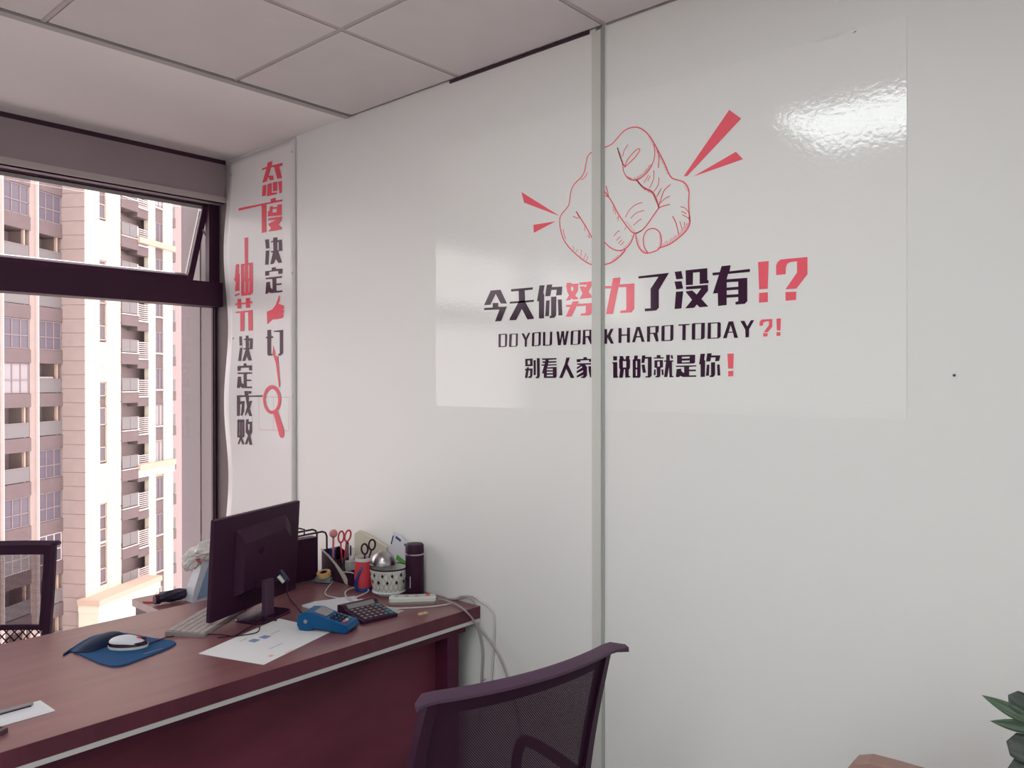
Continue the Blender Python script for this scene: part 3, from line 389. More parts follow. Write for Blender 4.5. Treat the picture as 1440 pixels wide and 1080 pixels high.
HL_DATA = """1.5:-1379.3,2176.4 -1390.9,2173.3 -1400.6,2162.0 -1406.4,2139.3 -1411.6,2121.7 -1423.4,2107.9 -1449.9,2091.0 -1461.2,2071.4 -1465.9,2045.3 -1471.3,2029.9 -1493.7,2011.5 -1503.3,1996.6 -1502.5,1972.1 -1493.6,1941.2 -1479.9,1918.0 -1456.2,1893.9 -1423.0,1866.4 -1396.8,1849.6 -1382.6,1844.0
1.5:-1341.2,2181.1 -1315.0,2184.8 -1296.5,2196.5 -1272.3,2214.5 -1248.3,2219.6 -1224.6,2215.7 -1204.2,2202.9 -1186.8,2184.4 -1172.5,2161.8 -1152.6,2126.0 -1135.8,2093.6 -1124.6,2067.3 -1113.6,2053.3 -1097.1,2045.7 -1080.9,2038.2 -1070.1,2026.9 -1063.2,2009.0 -1064.7,1980.6 -1063.0,1951.7 -1060.3,1927.5 -1069.9,1907.3 -1091.4,1890.7 -1121.5,1874.8 -1152.1,1868.5
1.25:-1293.4,2171.9 -1284.3,2145.6 -1275.1,2121.0 -1272.1,2100.2 -1260.0,2080.4 -1242.1,2069.8 -1221.4,2068.9 -1198.2,2079.9 -1178.1,2101.2 -1169.0,2129.1 -1172.5,2156.9
1.25:-1269.1,2111.3 -1260.1,2128.5 -1242.2,2145.3 -1223.3,2155.3 -1218.1,2149.8 -1230.4,2135.6 -1251.1,2121.8 -1269.1,2111.3
1.0:-1257.2,2173.4 -1269.1,2160.6 -1275.2,2143.9
1.25:-1293.4,2171.9 -1279.4,2132.0 -1269.1,2114.9
2.0:-1230.2,2070.3 -1206.8,2044.0 -1177.9,2027.0 -1163.7,2002.6 -1156.3,1979.4
1.25:-1156.3,1979.4 -1141.1,1982.1 -1121.7,1983.2
1.25:-1156.3,1984.3 -1146.8,2009.9 -1138.4,2025.7 -1120.1,2037.4
1.0:-1155.2,1989.1 -1138.4,2001.3 -1121.7,2006.1
1.5:-1156.3,1979.4 -1172.1,1962.0 -1192.1,1939.9 -1209.5,1924.7 -1230.0,1918.7 -1244.8,1924.0 -1262.7,1944.0 -1290.1,1980.7 -1314.7,2022.7 -1339.7,2054.9
1.25:-1333.5,2069.5 -1327.2,2050.4 -1324.0,2034.4
1.0:-1339.7,2042.0 -1324.0,2034.4
1.5:-1231.2,1916.8 -1228.2,1894.4 -1218.1,1873.2 -1200.7,1858.9 -1177.6,1858.9 -1155.0,1866.3 -1148.2,1885.2 -1152.2,1907.7 -1166.4,1921.8 -1183.5,1924.9 -1197.9,1918.3 -1206.5,1901.9 -1203.6,1876.6 -1192.0,1859.4
1.25:-1231.2,1916.8 -1209.5,1924.7
1.5:-1340.7,1908.4 -1320.7,1889.6 -1296.0,1876.6 -1271.7,1876.5 -1250.7,1889.4 -1238.8,1910.7 -1237.1,1918.1
1.75:-1340.6,1839.9 -1314.4,1843.6 -1289.8,1855.5 -1271.7,1868.9 -1265.6,1875.9
1.5:-1441.7,2009.7 -1426.5,1988.9 -1403.5,1956.8 -1382.7,1922.7
1.0:-1453.1,1996.3 -1429.8,1987.8 -1441.7,2009.7
1.0:-1399.2,2119.6 -1407.0,2107.7 -1423.4,2099.9
1.0:-1490.2,1962.4 -1486.7,1945.8 -1479.9,1931.5
1.0:-1265.8,1967.2 -1253.8,1985.8 -1233.1,1998.0 -1209.6,2002.0
1.0:-1247.8,1962.3 -1230.1,1974.9 -1203.8,1978.8
1.0:-1238.9,1940.9 -1227.1,1949.4 -1212.5,1956.5
1.0:-1305.3,1918.7 -1296.1,1927.8 -1285.1,1932.6
1.0:-1297.3,1904.9 -1283.9,1915.1
1.0:-1289.9,1895.4 -1277.8,1905.2
1.0:-1282.6,1889.4 -1270.5,1899.3
1.0:-1192.4,2059.0 -1183.8,2072.5
1.0:-1186.6,2038.3 -1173.4,2060.9 -1172.4,2085.3
1.0:-1172.2,2026.1 -1158.1,2043.6 -1156.4,2062.9
1.0:-1203.9,2056.0 -1189.5,2075.9
1.25:-1155.4,2119.2 -1158.2,2090.2
1.0:-1161.1,2137.4 -1155.4,2116.7
1.0:-1160.9,2014.5 -1148.5,2032.2
1.0:-1163.7,2010.0 -1152.4,2025.5
1.25:-1113.4,1950.0 -1102.4,1928.2 -1094.1,1895.8
1.0:-1091.5,1934.0 -1083.3,1908.9
1.0:-1088.9,1972.2 -1075.4,1966.9 -1063.0,1951.7
1.0:-1086.1,1959.8 -1070.0,1950.3
1.0:-1083.4,1949.8 -1063.0,1937.4
1.0:-1078.0,1929.8 -1075.3,1912.7
0.75:-1449.5,1893.2 -1452.9,1906.9
0.75:-1424.3,1871.9 -1421.7,1892.8
0.75:-1442.9,1886.1 -1434.9,1895.9
0.75:-1413.1,1862.8 -1403.4,1880.3
0.75:-1403.3,1856.5 -1396.8,1871.7
0.75:-1308.5,2006.4 -1307.2,1989.8
0.75:-1302.3,1997.8 -1299.2,1980.4
0.75:-1290.1,1975.6 -1291.2,1960.4
0.75:-1287.0,1972.6 -1296.2,1968.8
0.75:-1262.7,1941.5 -1268.7,1932.1
0.75:-1410.0,1947.1 -1408.7,1961.7
0.75:-1390.5,1923.6 -1400.2,1932.7
0.75:-1390.5,1923.6 -1395.7,1937.4
0.65:-1258.1,2079.3 -1261.8,2084.5
0.65:-1254.4,2077.1 -1259.1,2083.8
0.65:-1250.7,2074.9 -1254.8,2080.8
0.65:-1247.0,2072.7 -1251.9,2079.7
0.65:-1243.3,2070.5 -1248.3,2077.6
0.65:-1239.4,2069.7 -1242.5,2074.1
0.65:-1235.4,2069.5 -1238.3,2073.6
0.65:-1231.3,2069.3 -1236.9,2077.4
0.65:-1227.3,2069.1 -1231.0,2074.4
0.65:-1223.3,2068.9 -1226.9,2074.1
0.65:-1219.7,2069.7 -1225.8,2078.5
0.65:-1216.4,2071.2 -1220.8,2077.5
0.65:-1213.2,2072.8 -1218.8,2080.8
0.65:-1210.0,2074.3 -1214.3,2080.6
0.65:-1206.8,2075.8 -1211.6,2082.9
0.65:-1203.5,2077.3 -1206.8,2082.1
0.65:-1200.3,2078.9 -1205.2,2085.9
0.65:-1197.4,2080.7 -1203.0,2088.8
0.65:-1195.1,2083.1 -1199.6,2089.6
0.65:-1192.9,2085.5 -1198.0,2093.1
0.65:-1190.6,2087.9 -1195.5,2095.2
0.65:-1188.3,2090.3 -1191.3,2094.7
0.65:-1186.0,2092.7 -1191.2,2100.4
0.65:-1183.8,2095.2 -1188.4,2102.0
0.65:-1181.5,2097.6 -1185.2,2103.0
0.65:-1179.2,2100.0 -1182.1,2104.2
0.65:-1185.0,2181.5 -1190.3,2181.1
0.65:-1181.3,2175.7 -1188.1,2175.1
0.65:-1177.6,2169.9 -1183.5,2169.4
0.65:-1174.0,2164.1 -1181.0,2163.5
0.65:-1170.5,2158.3 -1177.6,2157.6
0.65:-1167.3,2152.4 -1171.7,2152.0
0.65:-1164.0,2146.5 -1168.1,2146.1
0.65:-1160.7,2140.6 -1168.8,2139.9
0.65:-1157.5,2134.8 -1162.8,2134.3
0.65:-1154.2,2129.0 -1159.4,2128.4
0.65:-1151.1,2123.1 -1159.9,2122.2
0.65:-1148.1,2117.2 -1154.3,2116.6
0.65:-1145.0,2111.4 -1153.0,2110.5
0.65:-1142.0,2105.5 -1148.2,2104.8
0.65:-1138.9,2099.7 -1146.0,2098.9
0.65:-1135.9,2093.9 -1140.6,2093.3
0.65:-1133.4,2088.0 -1140.4,2087.2
0.65:-1130.9,2082.0 -1138.9,2081.1
0.65:-1128.4,2076.1 -1134.8,2075.4
0.65:-1125.9,2070.2 -1133.3,2069.3
0.65:-1228.6,2068.5 -1225.9,2062.7
0.65:-1225.4,2064.9 -1221.9,2057.5
0.65:-1222.2,2061.3 -1219.2,2054.8
0.65:-1219.0,2057.7 -1215.4,2049.9
0.65:-1215.8,2054.1 -1212.1,2046.2
0.65:-1212.6,2050.5 -1210.3,2045.6
0.65:-1209.4,2046.9 -1207.3,2042.3
0.65:-1206.0,2043.5 -1201.9,2034.6
0.65:-1201.8,2041.0 -1199.0,2035.1
0.65:-1197.5,2038.5 -1194.8,2032.8
0.65:-1193.2,2036.0 -1188.7,2026.3
0.65:-1189.0,2033.5 -1185.8,2026.6
0.65:-1184.8,2031.0 -1180.7,2022.2
0.65:-1180.6,2028.5 -1177.3,2021.6
0.65:-1177.3,2025.5 -1173.7,2017.7
0.65:-1175.4,2021.5 -1173.0,2016.2
0.65:-1173.6,2017.4 -1170.0,2009.7
0.65:-1171.8,2013.4 -1167.6,2004.4
0.65:-1169.9,2009.4 -1166.6,2002.2
0.65:-1168.1,2005.4 -1164.3,1997.1
0.65:-1166.3,2001.4 -1162.6,1993.5
0.65:-1164.5,1997.4 -1162.3,1992.6
0.65:-1162.6,1993.4 -1158.8,1985.0
0.65:-1160.8,1989.4 -1157.4,1981.9
0.65:-1159.0,1985.4 -1156.3,1979.4
0.65:-1157.2,1981.4 -1155.1,1976.8
0.65:-1061.8,1944.4 -1064.2,1952.8
0.65:-1061.4,1939.6 -1064.5,1950.3
0.65:-1060.9,1934.7 -1063.7,1944.1
0.65:-1060.5,1929.9 -1063.8,1941.1
0.65:-1061.3,1925.4 -1064.7,1936.7
0.65:-1063.3,1921.2 -1065.4,1928.3
0.65:-1065.3,1917.0 -1067.3,1923.7
0.65:-1067.3,1912.8 -1071.1,1925.8
0.65:-1069.3,1908.6 -1071.8,1917.1
0.65:-1072.5,1905.3 -1075.0,1913.6
0.65:-1076.3,1902.3 -1080.5,1916.5
0.65:-1080.1,1899.4 -1083.1,1909.6
0.65:-1084.0,1896.4 -1087.8,1909.4
0.65:-1087.8,1893.5 -1090.8,1903.7
0.65:-1091.7,1890.6 -1095.1,1902.1
0.65:-1096.1,1888.2 -1098.4,1896.0
0.65:-1100.5,1885.9 -1103.9,1897.4
0.65:-1104.9,1883.6 -1108.9,1896.9
0.65:-1109.4,1881.2 -1112.6,1891.9
0.65:-1113.8,1878.9 -1117.5,1891.2
0.65:-1118.3,1876.5 -1121.9,1888.3
0.65:-1123.0,1874.5 -1125.1,1881.6
0.65:-1128.2,1873.3 -1132.0,1885.9
0.65:-1133.4,1872.2 -1136.8,1883.5
0.65:-1138.6,1871.0 -1141.4,1880.1
0.65:-1143.9,1869.9 -1146.0,1876.8
0.65:-1226.6,1901.5 -1222.6,1902.6
0.65:-1225.8,1896.0 -1220.6,1897.4
0.65:-1225.0,1890.5 -1220.5,1891.7
0.65:-1224.2,1884.9 -1218.8,1886.4
0.65:-1221.0,1879.9 -1215.5,1881.4
0.65:-1217.3,1875.1 -1213.9,1876.0
0.65:-1213.5,1870.2 -1210.4,1871.1
0.65:-1209.8,1865.4 -1203.6,1867.1
0.65:-1204.0,1862.9 -1199.9,1864.0
0.65:-1197.9,1860.8 -1193.9,1861.9
0.65:-1150.2,1902.5 -1155.4,1902.4
0.65:-1149.6,1897.5 -1156.3,1897.3
0.65:-1149.1,1892.4 -1154.9,1892.2
0.65:-1148.5,1887.3 -1155.4,1887.1
0.65:-1149.2,1882.5 -1156.2,1882.3
0.65:-1150.8,1877.9 -1155.2,1877.8
0.65:-1152.5,1873.3 -1156.6,1873.1
0.65:-1154.1,1868.6 -1162.2,1868.4
0.65:-1311.8,1844.9 -1313.7,1850.6
0.65:-1306.5,1847.4 -1309.0,1854.7
0.65:-1301.3,1850.0 -1303.4,1856.4
0.65:-1296.1,1852.5 -1298.6,1860.1
0.65:-1290.9,1855.0 -1293.4,1862.7
0.65:-1286.3,1858.3 -1287.9,1863.0
0.65:-1282.0,1861.7 -1283.5,1866.2
0.65:-1277.6,1865.0 -1280.5,1873.8
0.65:-1273.3,1868.4 -1275.2,1874.2
0.65:-1269.0,1871.8 -1270.8,1877.4
0.65:-1074.5,2032.8 -1078.6,2032.0
0.65:-1072.4,2028.4 -1077.7,2027.4
0.65:-1070.4,2024.1 -1075.0,2023.2
0.65:-1068.3,2019.8 -1073.8,2018.7
0.65:-1066.2,2015.5 -1071.8,2014.4
0.65:-1064.2,2011.2 -1067.6,2010.5
0.65:-1263.9,1952.4 -1261.6,1956.0
0.65:-1260.1,1948.1 -1257.2,1952.7
0.65:-1256.4,1943.8 -1253.8,1947.8
0.65:-1252.6,1939.5 -1249.6,1944.3
0.65:-1248.9,1935.3 -1245.8,1940.1
0.65:-1245.2,1931.0 -1243.3,1934.0
0.65:-1241.4,1926.8 -1239.6,1929.6
0.65:-1237.7,1922.5 -1234.2,1928.1
0.65:-1268.9,1878.2 -1272.6,1881.7
0.65:-1263.5,1881.5 -1268.2,1886.1
0.65:-1258.1,1884.9 -1262.2,1888.8
0.65:-1252.7,1888.2 -1257.6,1892.9
0.65:-1248.9,1892.7 -1253.8,1897.4
0.65:-1246.0,1897.8 -1249.1,1900.8
0.65:-1243.1,1903.0 -1246.0,1905.8
0.65:-1240.3,1908.2 -1245.9,1913.6
0.65:-1289.5,2160.0 -1285.8,2158.1
0.65:-1287.8,2155.9 -1283.1,2153.5
0.65:-1286.2,2151.7 -1282.0,2149.6
0.65:-1284.5,2147.6 -1279.5,2145.1
0.65:-1282.8,2143.4 -1277.8,2140.9
0.65:-1281.1,2139.3 -1278.0,2137.7
0.65:-1279.5,2135.2 -1276.5,2133.7
0.65:-1277.8,2131.1 -1272.0,2128.2"""
BOX_DATA = """0.52:-3198.2,1432.7 -2966.0,1432.5 -2969.5,1289.0 -3199.2,1285.3 -3198.2,1432.7
0.52:-3087.2,1432.1 -3087.3,1286.9"""
# positions on the desk and wall, metres
PT = {'pad':[(-2.362,0.818,0.752),(-2.377,0.843,0.752),(-2.175,0.867,0.752),(-2.173,0.949,0.752),(-2.225,1.066,0.752),(-2.318,1.043,0.752),(-2.449,0.996,0.752),(-2.464,0.922,0.752)],'mouse':[(-2.311,0.917,0.756),(-2.266,1.005,0.756)],'sheet':[(-2.101,1.069,0.751),(-1.888,1.141,0.751),(-1.99,1.437,0.751),(-2.219,1.396,0.751)],'prints':[(-2.084,1.229,0.752),(-2.089,1.267,0.752),(-2.112,1.21,0.752),(-2.105,1.312,0.752),(-1.994,1.243,0.752),(-1.934,1.191,0.752),(-1.928,1.242,0.752)],'pos':[(-2.053,1.367,0.75),(-1.92,1.419,0.75),(-1.967,1.509,0.75)],'calc':[(-1.925,1.546,0.75),(-1.98,1.666,0.75),(-2.184,1.672,0.75),(-2.118,1.543,0.75)],'stack':[(-2.279,1.52,0.752),(-2.286,1.583,0.752),(-2.263,1.639,0.752),(-2.248,1.712,0.752),(-2.16,1.672,0.752),(-2.114,1.559,0.752),(-2.2,1.524,0.752)],'clear':[(-2.077,1.705,0.751),(-1.984,1.711,0.751),(-1.967,1.652,0.751),(-2.043,1.647,0.751)],'strip':[(-2.078,1.72,0.75),(-1.968,1.841,0.75)],'tan':[(-1.917,1.713,0.752),(-1.911,1.745,0.752)],'card':[(-2.068,0.664,0.751),(-1.979,0.668,0.751),(-1.98,0.567,0.751)],'pen':[(-2.035,0.643,0.756),(-2.037,0.575,0.756)],'stick':[(-1.919,0.557,0.755),(-1.964,0.554,0.755)],'usb1':[(-2.473,1.785,0.753),(-2.397,1.702,0.753),(-2.344,1.659,0.753),(-2.297,1.652,0.753),(-2.238,1.668,0.753),(-2.194,1.671,0.753)],'usb2':[(-2.185,1.652,0.754),(-2.24,1.673,0.754),(-2.297,1.709,0.754),(-2.325,1.761,0.754),(-2.308,1.789,0.754),(-2.258,1.782,0.754),(-2.231,1.742,0.754),(-2.217,1.694,0.754),(-2.231,1.669,0.754)],'usb3':[(-2.166,1.685,0.753),(-2.105,1.682,0.753),(-2.05,1.697,0.753),(-2.021,1.734,0.753),(-1.984,1.779,0.753),(-1.973,1.834,0.753),(-1.991,1.876,0.753)],'hang1':[(-1.993,1.872,0.756),(-1.939,1.873,0.756),(-1.879,1.858,0.756),(-1.832,1.844,0.749),(-1.832,1.874,0.719),(-1.832,1.897,0.69),(-1.821,1.91,0.669),(-1.782,1.91,0.64),(-1.744,1.91,0.602),(-1.716,1.91,0.555),(-1.691,1.91,0.5),(-1.67,1.91,0.448),(-1.652,1.909,0.363)],'hang2':[(-2.03,1.909,0.744),(-1.948,1.91,0.755),(-1.907,1.91,0.769),(-1.874,1.91,0.768),(-1.854,1.91,0.755)],'hang3':[(-2.03,1.913,0.742),(-1.952,1.914,0.757),(-1.928,1.913,0.769),(-1.871,1.914,0.779),(-1.831,1.914,0.767),(-1.799,1.914,0.757),(-1.779,1.914,0.74),(-1.773,1.914,0.718),(-1.773,1.914,0.652),(-1.779,1.913,0.581),(-1.786,1.914,0.509),(-1.785,1.914,0.415)],'hang4':[(-1.83,1.872,0.718),(-1.83,1.895,0.687),(-1.83,1.91,0.641),(-1.822,1.91,0.595),(-1.827,1.91,0.523),(-1.83,1.91,0.44),(-1.84,1.91,0.331)],'tie':[(-1.854,1.904,0.466),(-1.828,1.904,0.497),(-1.802,1.904,0.52)],'monc1':[(-2.192,1.369,0.756),(-2.248,1.359,0.756),(-2.199,1.285,0.756),(-2.174,1.243,0.756),(-2.153,1.208,0.756),(-2.173,1.164,0.756)],'monc2':[(-2.237,1.436,0.846),(-2.218,1.426,0.822),(-2.199,1.43,0.8),(-2.185,1.441,0.782),(-2.165,1.446,0.767),(-2.141,1.47,0.757),(-2.155,1.52,0.757)],'mousec':[(-2.266,1.006,0.758),(-2.276,1.038,0.758),(-2.284,1.065,0.758),(-2.286,1.081,0.758)],'base':[(-2.226,1.268,0.75),(-2.314,1.348,0.75),(-2.298,1.446,0.75),(-2.174,1.452,0.75),(-2.094,1.367,0.75),(-2.11,1.28,0.75)],'org':[(-2.402,1.794,0.75),(-2.37,1.808,0.75)],'folder':[(-2.493,1.895,0.913),(-2.466,1.895,0.927),(-2.301,1.895,0.885),(-2.301,1.895,0.806),(-2.493,1.895,0.776)],'tape':[(-2.554,1.772,0.75),(-2.485,1.79,0.75)],'bagb':[(-2.705,1.352,0.72),(-2.7,1.482,0.72)],'umb':[(-2.775,1.266,0.72),(-2.769,1.382,0.72)],'redt':[(-2.835,1.238,0.722),(-2.8,1.27,0.722),(-2.846,1.291,0.722)],'bagtop':[(-2.7,1.4,0.889),(-2.7,1.482,0.899),(-2.7,1.332,0.912),(-2.7,1.411,0.93),(-2.7,1.482,0.932)],'packet':[(-2.211,1.85,0.932),(-2.138,1.85,0.92),(-2.242,1.85,0.861)],'sc1':[(-2.487,1.84,0.912),(-2.442,1.84,0.922),(-2.526,1.84,0.928),(-2.533,1.84,0.856),(-2.477,1.84,0.874),(-2.455,1.84,0.869),(-2.442,1.84,0.882)],'sc2':[(-2.304,1.8,0.895),(-2.262,1.8,0.916),(-2.255,1.8,0.888),(-2.277,1.8,0.87)],'brown':[(-0.548,1.62,0.734),(-0.528,1.62,0.759),(-0.514,1.62,0.765),(-0.443,1.62,0.768)],'plantref':[(-0.3,1.55,0.957),(-0.279,1.55,0.926),(-0.258,1.55,0.99),(-0.238,1.55,1.025),(-0.238,1.55,0.895)]}
# ================================================================== THE ROOM
XR, YF = 2.6, -4.4
o = MB().box(XW, XR, YF, W, -0.12, 0).build('floor', 'floor'); o['kind'] = 'structure'
# ---- white wall with the two glued panels and the joint strip
wb = struct('wall_back')
MB().box(XW-0.08, XR, W+0.012, W+0.20, 0, CZ+0.15).build('wall_core', 'wall', wb)
MB().box(XW-0.08, -1.3715, W, W+0.012, 0, CZ).build('wall_panel', 'wall', wb)
MB().box(-1.3425, XR, W, W+0.012, 0, CZ).build('wall_panel', 'wall', wb)
m = MB().box(-1.379, -1.3475, W-0.008, W+0.012, 0, CZ-0.012)
m.cur = 1; m.box(-1.3475, -1.3385, W-0.0035, W+0.012, 0, CZ-0.004)
m.build('joint_strip', ['strip', 'strip_shaded'], wb)
o = MB().box(-1.984, -1.392, W-0.004, W+0.01, CZ-0.011, CZ-0.001).build('ceiling_gap_shade', 'dark_gap'); o['kind'] = 'structure'  # dark strip painted in for the shaded gap under the ceiling
o = MB().box(-1.33, XR, W-0.002, W+0.01, CZ-0.004, CZ+0.001).build('trim_2', 'tbar'); o['kind'] = 'structure'
for nm, b in (('wall_right', (XR, XR+0.15, YF, W+0.2)), ('wall_front', (XW-0.1, XR+0.15, YF-0.15, YF))):
    o = MB().box(*b, 0, CZ+0.15).build(nm, 'wall'); o['kind'] = 'structure'
# ---- window wall: low sill wall, side piers
wl = struct('wall_left')
MB().box(XW-0.16, XW, YF, W, 0, 0.16).build('sill_wall', 'wall', wl)
MB().box(XW-0.16, XW, YF, -1.9, 0.16, CZ).build('side_pier', 'wall', wl)
MB().box(XW-0.16, XW, -1.9, W, CZ, CZ+0.15).build('lintel', 'wall', wl)
MB().box(-3.955, XW-0.115, W+0.005, W+0.5, -0.5, CZ+1.2).box(-3.76, -3.752, W+0.0, W+0.006, -0.5, CZ+1.2).build('outer_pier', 'pier', wl)

# ---- ceiling: plasterboard soffit beside the window, then a grid of tiles
c = struct('ceiling')
MB().box(XW-0.02, -2.565, YF, W, CZ, CZ+0.04).build('soffit_board', 'plaster', c)
MB().box(XW-0.15, XR, YF-0.1, W+0.1, CZ+0.045, CZ+0.15).build('slab', 'plaster', c)
m = MB()
m.v = []; 
b = len(m.v)
m.box(-2.572, -2.541, YF, W-0.002, CZ-0.004, CZ+0.01)
m.build('edge_trim', 'trim_grey', c)
xs = [-2.535 + 0.6*i for i in range(9)]; xs = [x for x in xs if x < XR] + [XR]
ys = [W] + [1.428 - 0.6*i for i in range(11)]; ys = [y for y in ys if y > YF] + [YF]
panels = [(round(px, 2), round(py, 2)) for px, py in PANEL_SPOTS]
tile_cache = {}
bars = MB()
for x in xs[1:-1]: bars.box(x-0.007, x+0.007, YF, W-0.001, CZ+0.0005, CZ+0.012)
for y in ys[1:-1]: bars.box(-2.54, XR, y-0.007, y+0.007, CZ+0.0008, CZ+0.0125)
bars.build('grid_bars', 'tbar', c)
MB().box(-2.545, XR, YF, W, CZ+0.013, CZ+0.04).build('ceiling_void', 'dark_gap', c)
for i in range(len(xs)-1):
    for j in range(len(ys)-1):
        x0, x1, y1, y0 = xs[i], xs[i+1], ys[j], ys[j+1]
        cx, cy = (x0+x1)/2, (y0+y1)/2
        if any(abs(cx-p[0]) < 0.1 and abs(cy-p[1]) < 0.1 for p in panels): continue
        g = 0.0095
        wx, wy = round((x1-x0)/2-g, 4), round((y1-y0)/2-g, 4)
        key = (wx, wy)
        if key not in tile_cache:
            q = MB().box(-wx, wx, -wy, wy, -0.001, 0.011)
            o = q.build('ceiling_tile', 'ceil', c); tile_cache[key] = o.data
        else:
            o = bpy.data.objects.new('ceiling_tile', tile_cache[key]); COL.objects.link(o); o.parent = c
        o.location = (cx, cy, CZ)
for k, (px, py) in enumerate(PANEL_SPOTS):
    rows = ['just behind the viewer', 'two rows behind the viewer', 'at the far end behind the viewer']
    lab = 'square lit LED ceiling panel reflected in the glossy wall sticker' if k == 0 else 'unseen square LED ceiling panel added as fill light %s, %s' % (rows[(k-1)//3], ['window side', 'middle of its row', 'away from the window'][(k-1) % 3])
    t = thing('ceiling_light', lab, 'ceiling light', (px, py, CZ-0.004), 0, 'LED panels in the ceiling')
    q = MB()
    for a in ((-0.288, 0.288, -0.288, -0.270), (-0.288, 0.288, 0.270, 0.288), (-0.288, -0.270, -0.270, 0.270), (0.270, 0.288, -0.270, 0.270)): q.box(*a, 0, 0.014)
    q.build('frame', 'white', t)
    MB().box(-0.270, 0.270, -0.270, 0.270, 0.003, 0.013).build('diffuser', 'panel', t)

# ================================================================== THE WINDOW
wn = struct('window_1')
Y0, Y1 = -1.9, W      # run of the glazing
m = MB().box(XW-0.10, XW+0.012, Y0, Y1-0.004, 2.336, CZ-0.022)
m.build('header_panel', 'header', wn)
MB().box(XW-0.02, XW+0.006, Y0, Y1-0.004, CZ-0.022, CZ).build('header_gap', 'dark_gap', wn)
MB().box(XW-0.015, XW+0.020, Y0, Y1-0.004, 2.336, 2.362).build('header_strip', 'header_lt', wn)
MB().box(XW-0.12, XW-0.06, Y0, Y1-0.004, 2.333, 2.37).build('head_frame', 'frame', wn)
MB().box(XW-0.12, XW-0.02, Y0, Y1-0.006, 1.853, 1.966).build('transom', 'frame', wn)
MB().box(XW-0.09, XW-0.055, Y1-0.055, Y1-0.004, 1.966, 2.335).build('upper_jamb', 'frame', wn)
MB().box(XW-0.104, XW-0.088, Y1-0.020, Y1-0.002, 0.19, 1.853).box(XW-0.083, XW-0.077, Y1-0.016, Y1-0.002, 0.19, 1.853).build('lower_jamb', 'frame', wn)
MB().box(XW-0.12, XW-0.02, Y0, Y1-0.004, 0.16, 0.20).build('bottom_rail', 'frame', wn)
MB().box(XW-0.100, XW-0.094, Y0, Y1-0.018, 0.20, 1.853).build('lower_pane', 'glass', wn)
# white glazing bar between casement bays is out of frame; one divider keeps the run honest
MB().box(XW-0.12, XW-0.03, -0.42, -0.35, 0.20, 2.335).build('mullion', 'frame', wn)
# ---- top-hung sash, pushed open outwards
L = 0.372; ang = math.radians(25); hx, hz = XW-0.095, 2.334
X = Matrix.Translation((hx, 0, hz)) @ Matrix.Rotation(ang, 4, 'Y')      # local -z swings outwards (-x)
sa, sb = 0.80, W-0.045
q = MB()
q.box(-0.018, 0.018, sb-0.028, sb, -L, 0, X); q.box(-0.018, 0.018, sa, sa+0.035, -L, 0, X)
q.box(-0.012, 0.012, sa, sb, -0.016, 0, X)
sash = q.build('awning_sash', 'sash', wn)
MB().box(-0.014, 0.014, sa, sb-0.003, -L, -L+0.024, X).build('sash_bottom_rail', 'frame', sash)
MB().box(-0.004, 0.004, sa+0.03, sb-0.028, -L+0.03, -0.03, X).build('sash_pane', 'glass', sash)
q = MB().box(0.014, 0.024, sb-0.03, sb-0.002, -L, 0, X).build('sash_gasket', 'frame', sash)
pa = X @ Vector((0.0, sb-0.012, -0.10)); jb = Vector((XW-0.075, sb+0.004, 2.155)); md_ = Vector((XW-0.105, sb+0.004, 2.195))
MB().tube([jb, md_], 0.007).tube([md_, pa], 0.007).tube([md_, (XW-0.070, sb+0.004, 2.262)], 0.006).build('stay_arm', 'metal', wn)

# ================================================================== WALL STICKER (film, drawing, lettering)
def loops(txt): return [[tuple(float(a)/1000 for a in t.split(',')) for t in l.split()] for l in txt.split('|')]
def flat_shapes(shapes, y, mapy=None):
    m = MB()
    for sh in shapes:
        lp = loops(sh)
        vs = [[Vector((x, z, 0)) for x, z in l] for l in lp]
        tris = tessellate_polygon(vs); fl = [p for l in lp for p in l]; b = len(m.v)
        for x, z in fl:
            yy = mapy(x, z) if mapy else y
            m.v.append((x, yy, z))
        for t in tris:
            a, bb, cc = [Vector((fl[i][0], 0, fl[i][1])) for i in t]
            n = (bb-a).cross(cc-a)
            m.face([b+i for i in (t if n.y < 0 else t[::-1])])
    return m
def line_shapes(txt, y, scale=1.0, mapy=None, straight=False):
    m = MB()
    for ln in txt.strip().split('\n'):
        wd, pts = ln.split(':'); wd = float(wd)*scale
        P = [Vector((float(a.split(',')[0])/1000, float(a.split(',')[1])/1000)) for a in pts.split()]
        if straight:
            P = [P[i].lerp(P[i+1], k/14) for i in range(len(P)-1) for k in range(14)] + [P[-1]]
        elif len(P) > 2:
            P3 = spline([Vector((p.x, p.y, 0)) for p in P], 3); P = [Vector((p.x, p.y)) for p in P3]
        b = len(m.v); n = len(P)
        for i, p in enumerate(P):
            t = (P[min(i+1, n-1)]-P[max(i-1, 0)]).normalized(); nn = Vector((-t.y, t.x))*wd/2
            for q in (p+nn, p-nn): m.v.append((q.x, (mapy(q.x, q.y) if mapy else y), q.y))
        for i in range(n-1): m.face([b+2*i, b+2*i+1, b+2*i+3, b+2*i+2])
    # all facing the room
    for k, f in enumerate(m.f):
        a, b2, c2 = [Vector(m.v[i]) for i in f[:3]]
        if (b2-a).cross(c2-a).y > 0: m.f[k] = f[::-1]
    return m
st = thing('wall_sticker', 'large glossy wall sticker with pointing hand, slogan DO YOU WORK HARD TODAY', 'sticker', (-1.29, W, 1.41))
def P_(o, par): o.parent = par; o.location = (-par.location[0], -par.location[1], -par.location[2]); return o
zf0, zf1 = 1.4130, 2.3180
P_(MB().box(-2.056, -1.3795, W-0.0009, W-0.0001, zf0, zf1).build('film_sheet', 'film'), st)
